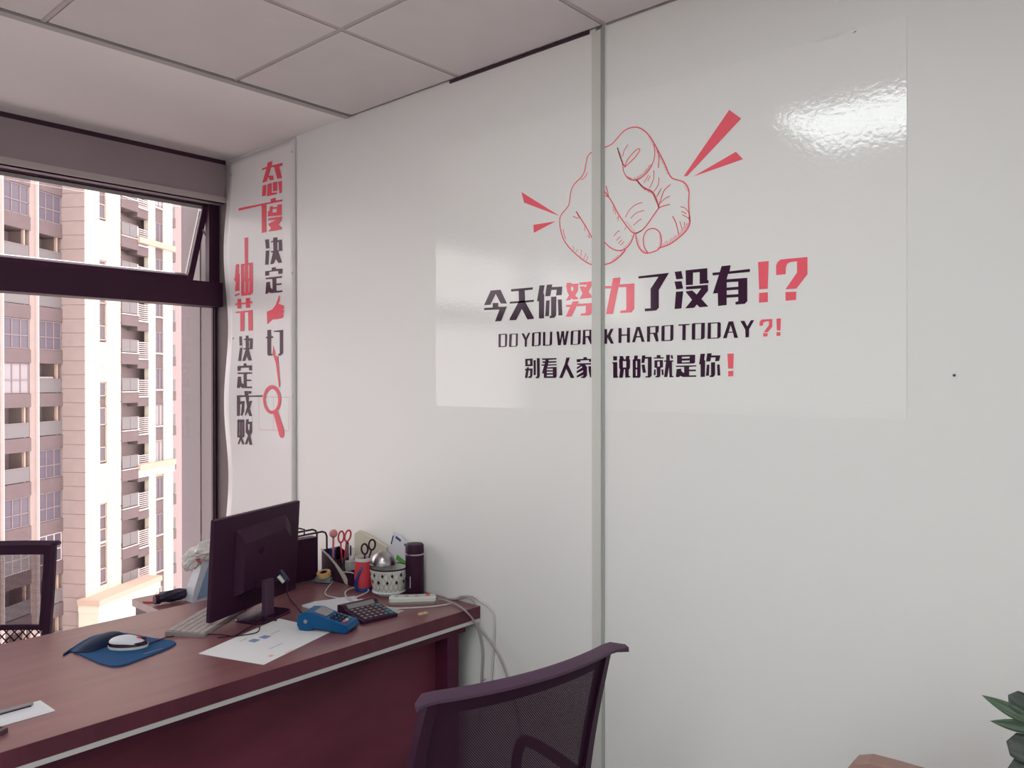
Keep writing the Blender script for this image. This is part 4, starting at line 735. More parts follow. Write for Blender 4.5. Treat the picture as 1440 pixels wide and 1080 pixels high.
P_(MB().box(-1.338, -0.5205, W-0.0009, W-0.0001, zf0, zf1).build('film_sheet', 'film'), st)
# curled lip on the film's top edge
q = MB(); n = 16; R = []
for i in range(n+1):
    x = -0.745+0.115*i/n; k = math.sin(i/n*PI)
    R.append([Vector((x, W-0.0009, zf1-0.006)), Vector((x, W-0.0009-0.006*k, zf1-0.002)), Vector((x, W-0.0012-0.004*k, zf1+0.002*k)), Vector((x, W-0.0004, zf1-0.001))])
P_(q.rings(R).build('film_curl', 'film', smooth=True), st)
YL = W-0.0015
for ln in G_DATA.strip().split('\n'):
    c_, sh = ln.split(':')
    P_(flat_shapes(sh.split('/'), YL).build('character', 'ink_'+c_, fixn=False), st)
for ln in RAY_DATA.strip().split('\n'):
    c_, sh = ln.split(':')
    P_(flat_shapes(sh.split('/'), YL).build('emphasis_ray', 'ink_r', fixn=False), st)
P_(line_shapes(HL_DATA, YL, 0.0022).build('hand_drawing', 'ink_r', fixn=False), st)
q = MB()
# ================================================================== BANNER
def lift(x, z):
    t = max(0, min(1, (-3.05-x)/.42)); a = .5+.5*math.cos((z-2.10)*9.0)
    return .004 + t*t*(.004+.022*a)
bn = thing('wall_banner', 'tall narrow white vertical banner with red and black Chinese lettering beside the window', 'banner', (-3.2, W, 1.2))
def bfn(u, v):
    zt = 2.532 - 0.010*(1-u); z = 0.80+(zt-0.80)*v
    x = -2.918 - 0.548*(1-u)
    return (x, W-lift(x, z), z)
P_(MB().grid(bfn, 14, 60).build('banner_sheet', 'banner', smooth=True, solid=0.002), bn)
by = lambda x, z: W-lift(x, z)-0.0022
for ln in BG_DATA.strip().split('\n'):
    c_, sh = ln.split(':')
    P_(flat_shapes(sh.split('/'), 0, by).build('character', 'bink_'+c_, fixn=False), bn)
P_(flat_shapes([s for ln in MAG_DATA.strip().split('\n') for s in ln.split(':')[1].split('/')], 0, lambda x, z: by(x, z)-0.0006).build('magnifier_print', 'bink_r', fixn=False), bn)
P_(line_shapes(BOX_DATA, 0, 0.0022, lambda x, z: by(x, z)-0.0002, True).build('box_outline_print', 'ink_line', fixn=False), bn)
for x, z in ((-2.94, 2.475), (-2.94, 1.96), (-2.94, 1.44), (-3.43, 2.46), (-3.42, 1.70)):
    y = by(x, z)
    P_(MB().lathe([(0.001, 0), (0.005, 0.001), (0.004, 0.003), (0.001, 0.004)], (0, 0, 0), 12, Matrix.Translation((x, y+0.001, z)) @ Matrix.Rotation(PI/2, 4, 'X')).build('fixing_pin', 'metal'), bn)
wr = MB().box(XW-0.080, -3.472, W-0.0025, W+0.001, 0.16, 2.335).build('reveal_facing', 'reveal', wl)
# small nail in the bare wall
tag(MB().lathe([(0.001, 0), (0.003, 0.001), (0.002, 0.004), (0.0005, 0.005)], (0, 0, 0), 10, Matrix.Translation((-0.425, W, 1.512)) @ Matrix.Rotation(PI/2, 4, 'X')).build('nail', 'key'), 'tiny dark nail head in the bare white wall right of the sticker', 'nail')

# ================================================================== DESK
DX0, DX1, DY0 = -2.600, -1.842, 0.10
dk = thing('office_desk', 'long mahogany-brown office desk with silver edge strip, against the white wall', 'desk', ((DX0+DX1)/2, (DY0+W)/2, 0))
def D_(o): return P_(o, dk)
D_(MB().box(DX0, DX1, DY0, W-0.002, DZ-0.040, DZ).build('desk_top', 'wood'))
D_(MB().box(DX1, DX1+0.0012, DY0, W-0.002, DZ-0.040, DZ-0.0006).build('shaded_edge', 'wood_edge_shade'))
D_(MB().box(DX0+0.01, DX1+0.002, DY0, W-0.002, DZ-0.052, DZ-0.0405).build('edge_strip', 'silver'))
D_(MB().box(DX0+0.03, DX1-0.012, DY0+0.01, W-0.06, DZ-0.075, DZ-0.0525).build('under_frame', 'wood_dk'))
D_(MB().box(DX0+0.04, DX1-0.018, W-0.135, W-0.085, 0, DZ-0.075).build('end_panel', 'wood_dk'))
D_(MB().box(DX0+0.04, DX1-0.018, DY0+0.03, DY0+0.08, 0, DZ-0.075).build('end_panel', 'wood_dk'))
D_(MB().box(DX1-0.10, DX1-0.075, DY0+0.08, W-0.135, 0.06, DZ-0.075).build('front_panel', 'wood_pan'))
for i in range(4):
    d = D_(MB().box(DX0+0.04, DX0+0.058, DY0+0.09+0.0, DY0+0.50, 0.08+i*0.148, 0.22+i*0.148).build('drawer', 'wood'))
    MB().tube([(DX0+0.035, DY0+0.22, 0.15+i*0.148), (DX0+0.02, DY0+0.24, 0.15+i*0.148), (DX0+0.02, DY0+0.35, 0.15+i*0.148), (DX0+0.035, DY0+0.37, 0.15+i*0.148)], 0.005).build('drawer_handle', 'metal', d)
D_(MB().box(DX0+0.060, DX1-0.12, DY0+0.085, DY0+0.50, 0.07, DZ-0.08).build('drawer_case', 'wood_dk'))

# ---- side cabinet between desk and window
cb = thing('side_cabinet', 'low dark brown side cabinet behind the desk below the window', 'cabinet', (-2.765, 1.58, 0))
MB().box(-0.150, 0.160, -0.345, 0.338, 0.695, 0.72).build('cabinet_top', 'wood', cb)
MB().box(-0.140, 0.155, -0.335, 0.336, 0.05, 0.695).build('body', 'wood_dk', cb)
for y0, y1 in ((-0.33, 0.0), (0.004, 0.33)):
    d = MB().box(-0.156, -0.141, y0, y1, 0.07, 0.69).build('door', 'wood', cb)
    MB().box(-0.168, -0.157, (y1-0.05 if y0 < -0.1 else y0+0.03), (y1-0.03 if y0 < -0.1 else y0+0.05), 0.35, 0.45).build('handle', 'metal', d)
MB().box(-0.13, 0.15, -0.32, 0.33, 0, 0.05).build('plinth', 'blk', cb)
# ================================================================== THINGS ON THE DESK
def world_obj(o, label, cat, group=None):
    """put the origin of a free-standing mesh at its own base"""
    me = o.data; n = len(me.vertices)
    c = Vector((sum(v.co.x for v in me.vertices)/n, sum(v.co.y for v in me.vertices)/n, min(v.co.z for v in me.vertices)))
    for v in me.vertices: v.co -= c
    o.location = c
    return tag(o, label, cat, group)
def place_under(par, o):
    o.parent = par; o.matrix_parent_inverse = Matrix.Identity(4); o.location = Vector((0, 0, 0))
    R = Matrix.Translation(par.location) @ Matrix.Rotation(par.rotation_euler.z, 4, 'Z')
    Ri = R.inverted()
    for v in o.data.vertices: v.co = Ri @ v.co
    return o

# ---- computer monitor seen from behind
mo = thing('computer_monitor', 'black flat computer monitor seen from behind, standing on the desk', 'monitor', (-2.285, 1.385, DZ), math.radians(21.3))
PX = 0.0
tl = Matrix.Translation((-0.055, 0.018, 0.026)) @ Matrix.Rotation(math.radians(3.5), 4, 'Y')
MB().rbox(-0.009, 0.009, -0.214, 0.214, 0.0, 0.309, 0.004, tl).build('screen_panel', 'blk', mo)
MB().box(-0.0102, -0.0088, -0.204, 0.204, 0.014, 0.300, tl).build('screen_glass', 'blk_g', mo)
q = MB(); q.rings([[tl @ Vector((x, y, z)) for y, z in pr] for x, pr in (
    (0.008, [(-0.115, 0.055), (0.150, 0.055), (0.150, 0.255), (0.130, 0.275), (-0.02, 0.268), (-0.115, 0.262)]),
    (0.022, [(-0.108, 0.060), (0.145, 0.060), (0.146, 0.235), (0.120, 0.262), (0.0, 0.254), (-0.108, 0.248)]),
    (0.034, [(-0.098, 0.068), (0.135, 0.068), (0.136, 0.200), (0.105, 0.236), (0.0, 0.226), (-0.098, 0.220)]))])
q.build('back_housing', 'blk', mo)
q = MB(); q.lathe([(0.0005, 0), (0.012, 0.0), (0.012, 0.0008), (0.0005, 0.001)], (0, 0, 0), 20, tl @ Matrix.Translation((0.0345, -0.02, 0.185)) @ Matrix.Rotation(PI/2, 4, 'Y'))
q.build('back_emblem', 'blk_g', mo)
MB().rbox(0.012, 0.030, -0.032, 0.010, 0.008, 0.12, 0.003).build('stand_neck', 'blk_rail', mo)
MB().box(-0.045, 0.016, -0.022, 0.002, 0.095, 0.115).build('stand_bracket', 'blk', mo)
MB().rbox(-0.055, 0.060, -0.095, 0.075, 0.0, 0.007, 0.03).build('stand_base', 'blk_g', mo)
q = MB().tube([(0.02, 0.055, 0.135), (0.045, 0.060, 0.10)], 0.007, 10)
q.build('video_plug', 'plugblue', mo)
MB().tube([(0.012, 0.055, 0.115), (0.03, 0.060, 0.095)], 0.007, 10).build('power_plug', 'white', mo)
world_obj(MB().tube([(-2.215, 1.425, 0.870)]+PT['monc2'], 0.0028, 8, smooth=4).build('monitor_cable', 'blk', smooth=True), 'black cable hanging down from the back of the monitor', 'cable')
world_obj(MB().tube(PT['monc1'], 0.0022, 8, smooth=4).build('keyboard_cable', 'blk', smooth=True), 'thin black cable lying on the desk between monitor and white paper sheet', 'cable')
world_obj(MB().tube([(-2.19, 1.31, 0.753), (-2.14, 1.27, 0.753), (-2.16, 1.21, 0.753), (-2.20, 1.19, 0.753), (-2.235, 1.165, 0.753)], 0.0016, 8, smooth=5).build('looped_cable', 'blk', smooth=True), 'short thin black cable curled beside the keyboard end', 'cable')

# ---- keyboard
kb = thing('keyboard', 'pale grey computer keyboard partly hidden behind the monitor', 'keyboard', (-2.401, 1.297, DZ), math.radians(36))
q = MB(); q.rings([[Vector((x, y, z)) for x, z in ((-0.064, 0.0), (0.058, 0.0), (0.058, 0.006), (-0.064, 0.012))] for y in (-0.222, 0.222)])
q.build('case', 'greywhite', kb)
q = MB()
kt = Matrix.Translation((0, 0, 0.0088)) @ Matrix.Rotation(math.atan2(0.006, 0.122), 4, 'Y')
for r in range(6):
    xk = -0.060+r*0.0192
    y = -0.214
    while y < 0.205:
        wk = 0.0165 if not (r == 5 and -0.12 < y < 0.0) else 0.10
        q.box(xk, xk+0.0165, y, y+wk, -0.001, 0.0045, kt); y += wk+0.0027
q.build('keys', 'greykey', kb, kind='stuff')

# ---- mouse pad, mouse
pd = thing('mouse_pad', 'blue mouse pad with padded navy wrist rest on the desk', 'mouse pad', (-2.31, 0.945, DZ))
PD = [(p[0]+2.31, p[1]-0.945) for p in PT['pad']]
q = MB(); R = []
PDs = [p for p in spline([Vector((a, b, 0)) for a, b in PD], 4, True)]
q.prism([(p.x, p.y) for p in PDs], 0.0005, 0.0045, bev=0.001); q.build('pad', 'blue', pd)
a = Vector((PD[0][0]-0.000, PD[0][1]+0.020, 0)); b = Vector((PD[6][0]-0.004, PD[6][1]-0.020, 0)); dr = (b-a); nn = Vector((dr.y, -dr.x, 0)).normalized()
R = []
for i in range(13):
    t = i/12; c0 = a+dr*t + nn*0.004; k = max(0.12, math.sin(t*PI)**0.45)
    R.append([c0 + nn*(0.062*(1-math.cos(j/8*PI))/2)*(0.6+0.4*k) + Vector((0, 0, 0.004+0.024*k*math.sin(j/8*PI)**0.8)) for j in range(9)])
MB().rings(R).build('wrist_rest', 'blue_dk', pd, smooth=True)
MB().box(-0.001, 0.001, -0.028, 0.028, 0, 0.0006, Matrix.Translation((0.108, 0.045, 0.0046)) @ Matrix.Rotation(math.radians(8), 4, 'Z')).build('pad_print', 'keylab', pd)
p0, p1 = Vector(PT['mouse'][0]), Vector(PT['mouse'][1]); mid = (p0+p1)/2; az = math.atan2(p1.y-p0.y, p1.x-p0.x)
ms = thing('computer_mouse', 'white and black computer mouse on the blue mouse pad', 'mouse', (mid.x, mid.y, 0.7545), az-0.25)
def mouse_shell(z0, z1, k0, k1, sh=0.0):
    R = []
    for i in range(7):
        t = i/6; z = z0+(z1-z0)*t; k = k0+(k1-k0)*t
        R.append([Vector((0.054*k*math.cos(a)*(1.0-0.04*math.cos(a))+sh*t, 0.031*k*math.sin(a), z)) for a in [j/24*2*PI for j in range(24)]])
    return R
MB().rings(mouse_shell(0.0, 0.007, 0.98, 1.0)).build('base', 'white', ms, smooth=True)
MB().rings(mouse_shell(0.007, 0.017, 0.97, 0.90, -0.002)).build('side_band', 'blk_g', ms, smooth=True)
R = []
for i in range(10):
    t = i/9; k = math.cos(t*PI/2*0.97)
    R.append([Vector((0.050*k*math.cos(a)-0.003-0.004*t, 0.029*k*math.sin(a), 0.0165+0.0165*math.sin(t*PI/2)-0.006*max(0, math.cos(a))*k)) for a in [j/24*2*PI for j in range(24)]])
MB().rings(R).build('top_shell', 'packw', ms, smooth=True)
MB().lathe([(0.001, -0.004), (0.007, -0.0035), (0.008, 0), (0.007, 0.0035), (0.001, 0.004)], (0, 0, 0), 16, Matrix.Translation((0.026, 0, 0.022)) @ Matrix.Rotation(PI/2, 4, 'X')).build('scroll_wheel', 'redm', ms, smooth=True)
MB().box(0.022, 0.046, -0.0012, 0.0012, 0.018, 0.0262).build('button_gap', 'blk', ms)
world_obj(MB().tube([(p[0], p[1], 0.7572) for p in PT['mousec'][:3]]+[(-2.288, 1.09, 0.754)], 0.0018, 8, smooth=4).build('mouse_cable', 'blk', smooth=True), 'thin dark cable running from the white mouse towards the keyboard', 'cable')

# ---- printed sheet
A, B, C_, D = [Vector(p) for p in PT['sheet']]
sh = thing('printed_sheet', 'white printed sheet of paper with two small blue squares on the desk', 'paper', ((A+B+C_+D)/4)[:2]+(DZ,))
q = MB(); q.prism([(p.x-sh.location.x, p.y-sh.location.y) for p in (A, B, C_, D)], 0.0002, 0.0010); q.build('sheet', 'paper', sh)
ax = (B-A).normalized(); ay = Vector((-ax.y, ax.x, 0)); ang_s = math.atan2(ay.y, ay.x)
def mark(p, l, wd, m, name):
    X_ = Matrix.Translation((p[0]-sh.location.x, p[1]-sh.location.y, 0.0011)) @ Matrix.Rotation(ang_s, 4, 'Z')
    MB().box(-l/2, l/2, -wd/2, wd/2, 0, 0.0002, X_).build(name, m, sh)
PR = PT['prints']
mark(PR[0], 0.026, 0.026, 'printb', 'blue_square_print'); mark(PR[1], 0.026, 0.026, 'printb', 'blue_square_print')
mark(PR[2], 0.030, 0.004, 'printg', 'text_line_print'); mark(PR[3], 0.045, 0.003, 'printg', 'text_line_print')
mark(PR[4], 0.055, 0.004, 'printg', 'text_line_print'); mark(PR[5], 0.014, 0.012, 'printr', 'stamp_print'); mark(PR[6], 0.030, 0.004, 'printr', 'stamp_print')

# ---- card payment terminal
a = Vector(PT['pos'][0]); b = Vector(PT['pos'][1]); az = math.atan2(b.y-a.y, b.x-a.x)
pt_ = thing('card_terminal', 'blue handheld card payment terminal with keypad at the paper sheet corner', 'card terminal', (-2.020, 1.437, DZ), az+0.12)
prof = [(-0.074, 0.002), (-0.050, 0.000), (-0.022, 0.010), (0.015, 0.007), (0.060, 0.0), (0.080, 0.002), (0.088, 0.013), (0.080, 0.026), (0.022, 0.040), (-0.028, 0.057), (-0.062, 0.056), (-0.080, 0.044), (-0.082, 0.018)]
R = []
for y, k, dz in ((-0.040, 0.90, 0.003), (-0.037, 1.0, 0), (0.037, 1.0, 0), (0.040, 0.90, 0.003)):
    R.append([Vector((x*(0.97 if k < 1 else 1), y, z*k+dz)) for x, z in prof])
MB().rings(R).build('body', 'posblue', pt_)
slope = math.atan2(0.026-0.057, 0.080+0.028)
TX = Matrix.Translation((-0.028, 0, 0.0575)) @ Matrix.Rotation(-slope, 4, 'Y')
MB().box(-0.002, 0.040, -0.027, 0.027, -0.002, 0.0008, TX).build('display', 'screen', pt_)
q = MB(); qd = MB()
for i in range(4):
    for j in range(3):
        x = 0.050+i*0.0135; y = -0.024+j*0.018
        if i == 3: continue
        q.box(x, x+0.009, y, y+0.012, -0.001, 0.0022, TX)
        qd.box(x+0.003, x+0.006, y+0.004, y+0.008, 0.002, 0.0026, TX)
q.build('keypad', 'blue_dk', pt_, kind='stuff'); qd.build('key_legends', 'keylab', pt_, kind='stuff')
MB().box(0.0905, 0.0995, -0.024, -0.012, -0.001, 0.0025, TX).build('red_key', 'redkey', pt_)
MB().box(0.0905, 0.0995, -0.006, 0.006, -0.001, 0.0025, TX).build('orange_key', 'tan', pt_)
MB().box(0.0905, 0.0995, 0.012, 0.024, -0.001, 0.0025, TX).build('green_key', 'teal', pt_)
MB().lathe([(0.0005, 0), (0.006, 0), (0.006, 0.0008), (0.0005, 0.001)], (0, 0, 0), 14, Matrix.Translation((-0.052, -0.0402, 0.030)) @ Matrix.Rotation(PI/2, 4, 'X')).build('round_emblem', 'keylab', pt_)

# ---- calculator
b1, b2, b3, b4 = [Vector(p) for p in PT['calc']]     # near, right, far, left corner
az = math.atan2(b2.y-b1.y, b2.x-b1.x)
cl = thing('calculator', 'black desktop calculator with grey and teal keys beside the blue terminal', 'calculator', (-2.040, 1.603, DZ), math.radians(174))
prof = [(-0.078, 0.0), (0.075, 0.0), (0.075, 0.030), (0.045, 0.034), (0.030, 0.022), (-0.078, 0.010)]
q = MB(); q.rings([[Vector((x, y, z)) for x, z in prof] for y in (-0.064, 0.064)]); q.build('body', 'blk', cl)
def slopeX(x0, z0, x1, z1): return Matrix.Translation((x0, 0, z0)) @ Matrix.Rotation(-math.atan2(z1-z0, x1-x0), 4, 'Y')
KX = slopeX(-0.078, 0.010, 0.030, 0.022); SX = slopeX(0.030, 0.022, 0.045, 0.034)
MB().box(0.001, 0.018, -0.050, 0.050, 0, 0.001, SX).build('display', 'screen', cl)
q1, q2, q3 = MB(), MB(), MB()
for i in range(5):
    for j in range(6):
        x = 0.008+i*0.0195; y = -0.056+j*0.0190
        teal = (j == 0 and i in (0, 1)) or (j == 0 and i == 4)
        (q2 if teal else q1).box(x, x+0.014, y, y+0.0145, -0.001, 0.0035, KX)
        if not teal: q3.box(x+0.004, x+0.010, y+0.004, y+0.0105, 0.003, 0.0041, KX)
q1.build('dark_keys', 'key', cl, kind='stuff'); q2.build('teal_keys', 'teal', cl, kind='stuff'); q3.build('key_legends', 'keylab', cl, kind='stuff')

# ---- loose papers, clear card, tan piece, envelope
q = MB(); Pp = [(p[0], p[1]) for p in PT['stack']]
q.prism(Pp, 0.7505, 0.7535); o = world_obj(q.build('loose_papers', 'paper'), 'loose white slips of paper behind the calculator and terminal', 'papers')
q = MB(); cx, cy = sum(p[0] for p in Pp)/7, sum(p[1] for p in Pp)/7
q.rings([[Vector(((p[0]-cx)*k+cx-0.01, (p[1]-cy)*k+cy-0.012, z)) for p in Pp] for k, z in ((0.86, 0.7540), (0.84, 0.7560))])
o2 = q.build('top_slip', 'packw'); o2.parent = o; o2.location = -o.location
q = MB(); q.prism([(p[0], p[1]) for p in PT['clear']], 0.7505, 0.7525)
world_obj(q.build('grey_card', 'trim_grey'), 'small grey translucent card between calculator and power strip', 'card')
t0_, t1_ = Vector(PT['tan'][0]), Vector(PT['tan'][1]); az = math.atan2(t1_.y-t0_.y, t1_.x-t0_.x)
q = MB(); q.rbox(-0.017, 0.017, -0.006, 0.006, 0.0, 0.005, 0.003, rotz(az, (((t0_+t1_)/2).x, ((t0_+t1_)/2).y, DZ+0.0004)))
world_obj(q.build('tan_clip', 'tan'), 'tiny tan piece lying near the desk front edge by the power strip', 'clip')
en = thing('envelope', 'white envelope lying on the desk near its front edge, under the pen', 'envelope', (-2.024, 0.56, DZ))
MB().prism([(-0.045, 0.105), (-0.045, -0.12), (0.045, -0.12), (0.045, 0.107)], 0.0003, 0.0018).build('envelope_body', 'paper', en)
MB().prism([(-0.038, 0.098), (-0.038, -0.11), (0.038, -0.11), (0.038, 0.098)], 0.0019, 0.0024).build('window_flap', 'packw', en)
pn = thing('pen', 'grey pen lying across the white envelope', 'pen', (-2.048, 0.56, DZ+0.0065))
MB().lathe([(0.0005, -0.07), (0.004, -0.066), (0.0042, 0.0), (0.004, 0.079), (0.0028, 0.083), (0.0005, 0.0835)], (0, 0, 0), 14, Matrix.Rotation(-PI/2, 4, 'X')).build('barrel', 'sash', pn, smooth=True)
MB().box(0.003, 0.0050, -0.02, 0.078, -0.0042, -0.0015).build('pen_clip', 'blk', pn)
lt = thing('lighter', 'small dark red flat lighter beside the envelope at the desk front', 'lighter', (-1.957, 0.536, DZ+0.0005), math.radians(28))
MB().rbox(-0.033, 0.018, -0.011, 0.011, 0.0, 0.011, 0.003).build('body', 'wood_dk', lt)
MB().rbox(0.019, 0.031, -0.011, 0.011, 0.0, 0.0105, 0.002).build('metal_cap', 'key', lt)

# ---- power strip
a = Vector(PT['strip'][0]); b = Vector(PT['strip'][1]); az = math.atan2(b.y-a.y, b.x-a.x)
nn = Vector((-math.sin(az), math.cos(az), 0)); ctr = (a+b)/2 + nn*0.022
ps = thing('power_strip', 'white power strip with small red switch near the wall end of the desk', 'power strip', (ctr.x, ctr.y, DZ), az)
MB().rbox(-0.080, 0.080, -0.0215, 0.0215, 0.0, 0.009, 0.010).build('lower_shell', 'greywhite', ps)
MB().rbox(-0.079, 0.079, -0.0205, 0.0205, 0.009, 0.024, 0.010).build('upper_shell', 'white', ps)
q = MB()
for i in range(3):
    for y in (-0.006, 0.006): q.box(-0.060+i*0.034, -0.048+i*0.034, y-0.0012, y+0.0012, 0.0235, 0.0244)
q.build('socket_slots', 'key', ps)
MB().rbox(0.044, 0.058, -0.008, 0.008, 0.024, 0.028, 0.002).build('red_switch', 'redkey', ps)
def cable(name, key, r, m, lab, pts=None):
    return world_obj(MB().tube(pts or PT[key], r, 8, smooth=4).build(name, m, smooth=True), lab, 'cable')
cable('charging_cable', 'usb1', 0.0022, 'cable_w', 'white cable running from the desk organiser to the loose papers', PT['usb1']+[(-2.205, 1.66, 0.7585)])
cable('looped_charging_cable', 'usb2', 0.0024, 'cable_w', 'white cable coiled in one loop in front of the red cup', [(p[0], p[1], 0.7585) for p in PT['usb2']])
cable('charger_lead', 'usb3', 0.0022, 'cable_w', 'white cable lying along the near side of the white power strip', [(p[0], p[1], 0.7532) for p in PT['usb3'][:3]]+[(-2.018, 1.712, 0.7532), (-1.968, 1.772, 0.7532), (-1.935, 1.83, 0.7532), (-1.93, 1.87, 0.7532)])
world_obj(MB().rbox(-0.012, 0.012, -0.006, 0.006, 0, 0.008, 0.002, rotz(0.3, (-2.176, 1.690, DZ+0.0005))).build('cable_plug', 'white'), 'white plug end of a cable behind the calculator', 'plug')
cable('hanging_cable', 'hang1', 0.0030, 'cable_g', 'grey cable crossing the desk front edge and hanging down to the right')
cable('strip_lead', 'hang2', 0.0026, 'cable_g', 'grey cable arching along the wall over the desk end')
cable('white_wall_cable', 'hang3', 0.0030, 'cable_w', 'white cable dropping down the wall beside the desk end')
cable('straight_hanging_cable', 'hang4', 0.0034, 'cable_g', 'thicker grey cable hanging straight down from the desk corner')
cable('cable_tie', 'tie', 0.0020, 'cable_g', 'short twist tie sticking out from the hanging grey cable')

# ---- thermos, basket, bowl, packet
th = thing('thermos_flask', 'tall black thermos flask against the white wall', 'thermos', (-2.115, 1.872, DZ))
MB().lathe([(0.030, 0), (0.0325, 0.004), (0.0325, 0.138), (0.0315, 0.142)], n=36).build('body', 'blk', th, smooth=True)
MB().lathe([(0.0318, 0.1415), (0.0335, 0.1425), (0.0335, 0.1465), (0.0318, 0.1475)], n=36, cap=False).build('metal_ring', 'metal', th, smooth=True)
MB().lathe([(0.0315, 0.147), (0.0328, 0.148), (0.0322, 0.174), (0.029, 0.179), (0.001, 0.180)], n=36).build('lid', 'blk', th, smooth=True)
MB().box(-0.0015, 0.0015, -0.0331, -0.0322, 0.03, 0.07, rotz(math.radians(20))).build('side_mark', 'silver', th)

bk = thing('planter_basket', 'round white lattice basket with dark diamond holes in front of the wall', 'basket', (-2.190, 1.818, DZ))
prof = [(0.040, 0.0), (0.041, 0.008), (0.052, 0.012), (0.058, 0.040), (0.063, 0.070), (0.065, 0.094), (0.062, 0.094), (0.056, 0.045), (0.045, 0.014), (0.001, 0.012)]
MB().lathe(prof, n=48).build('bowl_wall', 'white', bk, smooth=True)
MB().lathe([(0.052, 0.010), (0.0585, 0.010), (0.0595, 0.014), (0.056, 0.017), (0.052, 0.016)], n=48, cap=False).build('foot_ring', 'packw', bk, smooth=True)
MB().lathe([(0.0635, 0.092), (0.067, 0.0925), (0.067, 0.0965), (0.0635, 0.097), (0.0635, 0.092)], n=48, cap=False).build('dark_rim', 'blk', bk, smooth=True)
def rad(z):
    P = prof[2:6]
    for (r0, z0), (r1, z1) in zip(P, P[1:]):
        if z <= z1: return r0+(r1-r0)*(z-z0)/(z1-z0)
    return 0.065
ql = MB(); N = 22
for k in range(N):       # raised diagonal lattice ribs
    for sgn in (1, -1):
        pts = []
        for i in range(9):
            z = 0.018+0.068*i/8; a_ = 2*PI*k/N + sgn*i/8*(2*PI/N*1.9); r = rad(z)+0.0006
            pts.append((r*math.cos(a_), r*math.sin(a_), z))
        ql.tube(pts, 0.0017, 5)
ql.build('lattice_ribs', 'lime', bk, kind='stuff', smooth=True)
first = None
for row, z in enumerate((0.076, 0.052)):
    for k in range(12):
        a_ = 2*PI*(k+0.5*row)/12; r = rad(z)
        X_ = Matrix.Rotation(a_, 4, 'Z') @ Matrix.Translation((r+0.0006, 0, z)) @ Matrix.Rotation(PI/2, 4, 'Y')
        q = MB(); q.prism([(-0.0074, 0), (0, -0.0050), (0.0074, 0), (0, 0.0050)], 0, 0.0022, X_); q.build('diamond_hole', 'blk', bk)
world_obj(MB().lathe([(0.044*math.cos(t/10*PI/2), 0.045*math.sin(t/10*PI/2)) for t in range(10)]+[(0.001, 0.0452)], (-2.205, 1.803, DZ+0.108), 32, cap=False).lathe([(0.0445, 0), (0.047, 0.0), (0.047, 0.002), (0.0445, 0.002)], (-2.205, 1.803, DZ+0.106), 32).build('steel_bowl', 'steelb', smooth=True), 'shiny steel bowl upside down in the white lattice basket', 'bowl')
pk = thing('snack_packet', 'white packet with blue stripes leaning on the wall behind the steel bowl', 'packet', (-2.272, W-0.014, DZ+0.0215))
X_ = Matrix.Rotation(math.radians(21), 4, 'Y')
MB().rbox(-0.060, 0.056, -0.004, 0.004, 0.0, 0.165, 0.003, X_).build('pack', 'packw', pk)
MB().box(-0.040, -0.010, -0.0048, -0.0038, 0.150, 0.159, X_).box(0.012, 0.050, -0.0048, -0.0038, 0.148, 0.157, X_).build('blue_stripe', 'navy', pk)
MB().box(-0.056, -0.051, -0.0048, -0.0038, 0.118, 0.152, X_).build('dark_print', 'blk', pk)
MB().box(-0.010, 0.050, -0.0048, -0.0038, 0.078, 0.098, X_).build('green_print', 'green', pk)

# ---- red cup with black scissors
cu = thing('red_cup', 'red cup with blue handle stripe and white rim holding black scissors', 'cup', (-2.300, 1.792, DZ))
MB().lathe([(0.028, 0.0), (0.031, 0.004), (0.0325, 0.05), (0.030, 0.108), (0.027, 0.108), (0.029, 0.05), (0.026, 0.008), (0.001, 0.006)], n=32).build('cup_wall', 'redcup', cu, smooth=True)
MB().lathe([(0.0285, 0.0), (0.0325, 0.001), (0.0330, 0.010), (0.0315, 0.014)], n=32, cap=False).build('blue_base', 'navy', cu, smooth=True)
MB().lathe([(0.0272, 0.106), (0.0315, 0.106), (0.0310, 0.117), (0.0272, 0.117), (0.0272, 0.106)], n=32, cap=False).build('rim', 'white', cu, smooth=True)
hd = math.radians(-75)
q = MB(); pts = []
R = []
for i in range(12):
    t = i/11; z = 0.006+0.085*t; off = 0.030+0.0075*math.sin(t*PI)**0.7; a_ = math.radians(-88)+math.radians(42)*t**1.6
    c0 = Vector((off*math.cos(a_), off*math.sin(a_), z)); tw = 0.0065*(1-0.6*t)+0.001
    tn = Vector((-math.sin(a_), math.cos(a_), 0)); rn = Vector((math.cos(a_), math.sin(a_), 0))
    R.append([c0-tn*tw, c0-tn*tw+rn*0.004, c0+tn*tw+rn*0.004, c0+tn*tw])
q.rings(R); q.build('blue_handle', 'navy', cu, smooth=True)

def scissors(name, label, base, r1, r2, rx, ry, tilt1, tilt2, hm):
    """finger rings at world points r1, r2; blades meet at base"""
    base, r1, r2 = Vector(base), Vector(r1), Vector(r2)
    t = thing(name, label, 'scissors', base)
    vd = Vector((0.749, 0.663, 0))
    for c0, tl_ in ((r1, tilt1), (r2, tilt2)):
        c = c0-base; ca, sa_ = math.cos(tl_), math.sin(tl_)
        pts = []
        for k in range(20):
            a_ = k/20*2*PI; lx, lz = rx*math.cos(a_), ry*math.sin(a_)
            pts.append(c + vd*(lx*ca+lz*sa_) + Vector((0, 0, -lx*sa_+lz*ca)))
        h = MB().tube(pts, 0.0034, 8, closed=True)
        low = c - Vector((0, 0, ry*0.95)) - vd*(ry*0.9*sa_)
        h.tube([low, low*0.55, low*0.40], 0.0030, 8)
        h.build('handle', hm, t, smooth=True)
        l2 = low*0.5
        MB().tube([l2, Vector((0, 0, 0.0))], [0.004, 0.0015], 6).build('blade', 'metal', t)
    return t
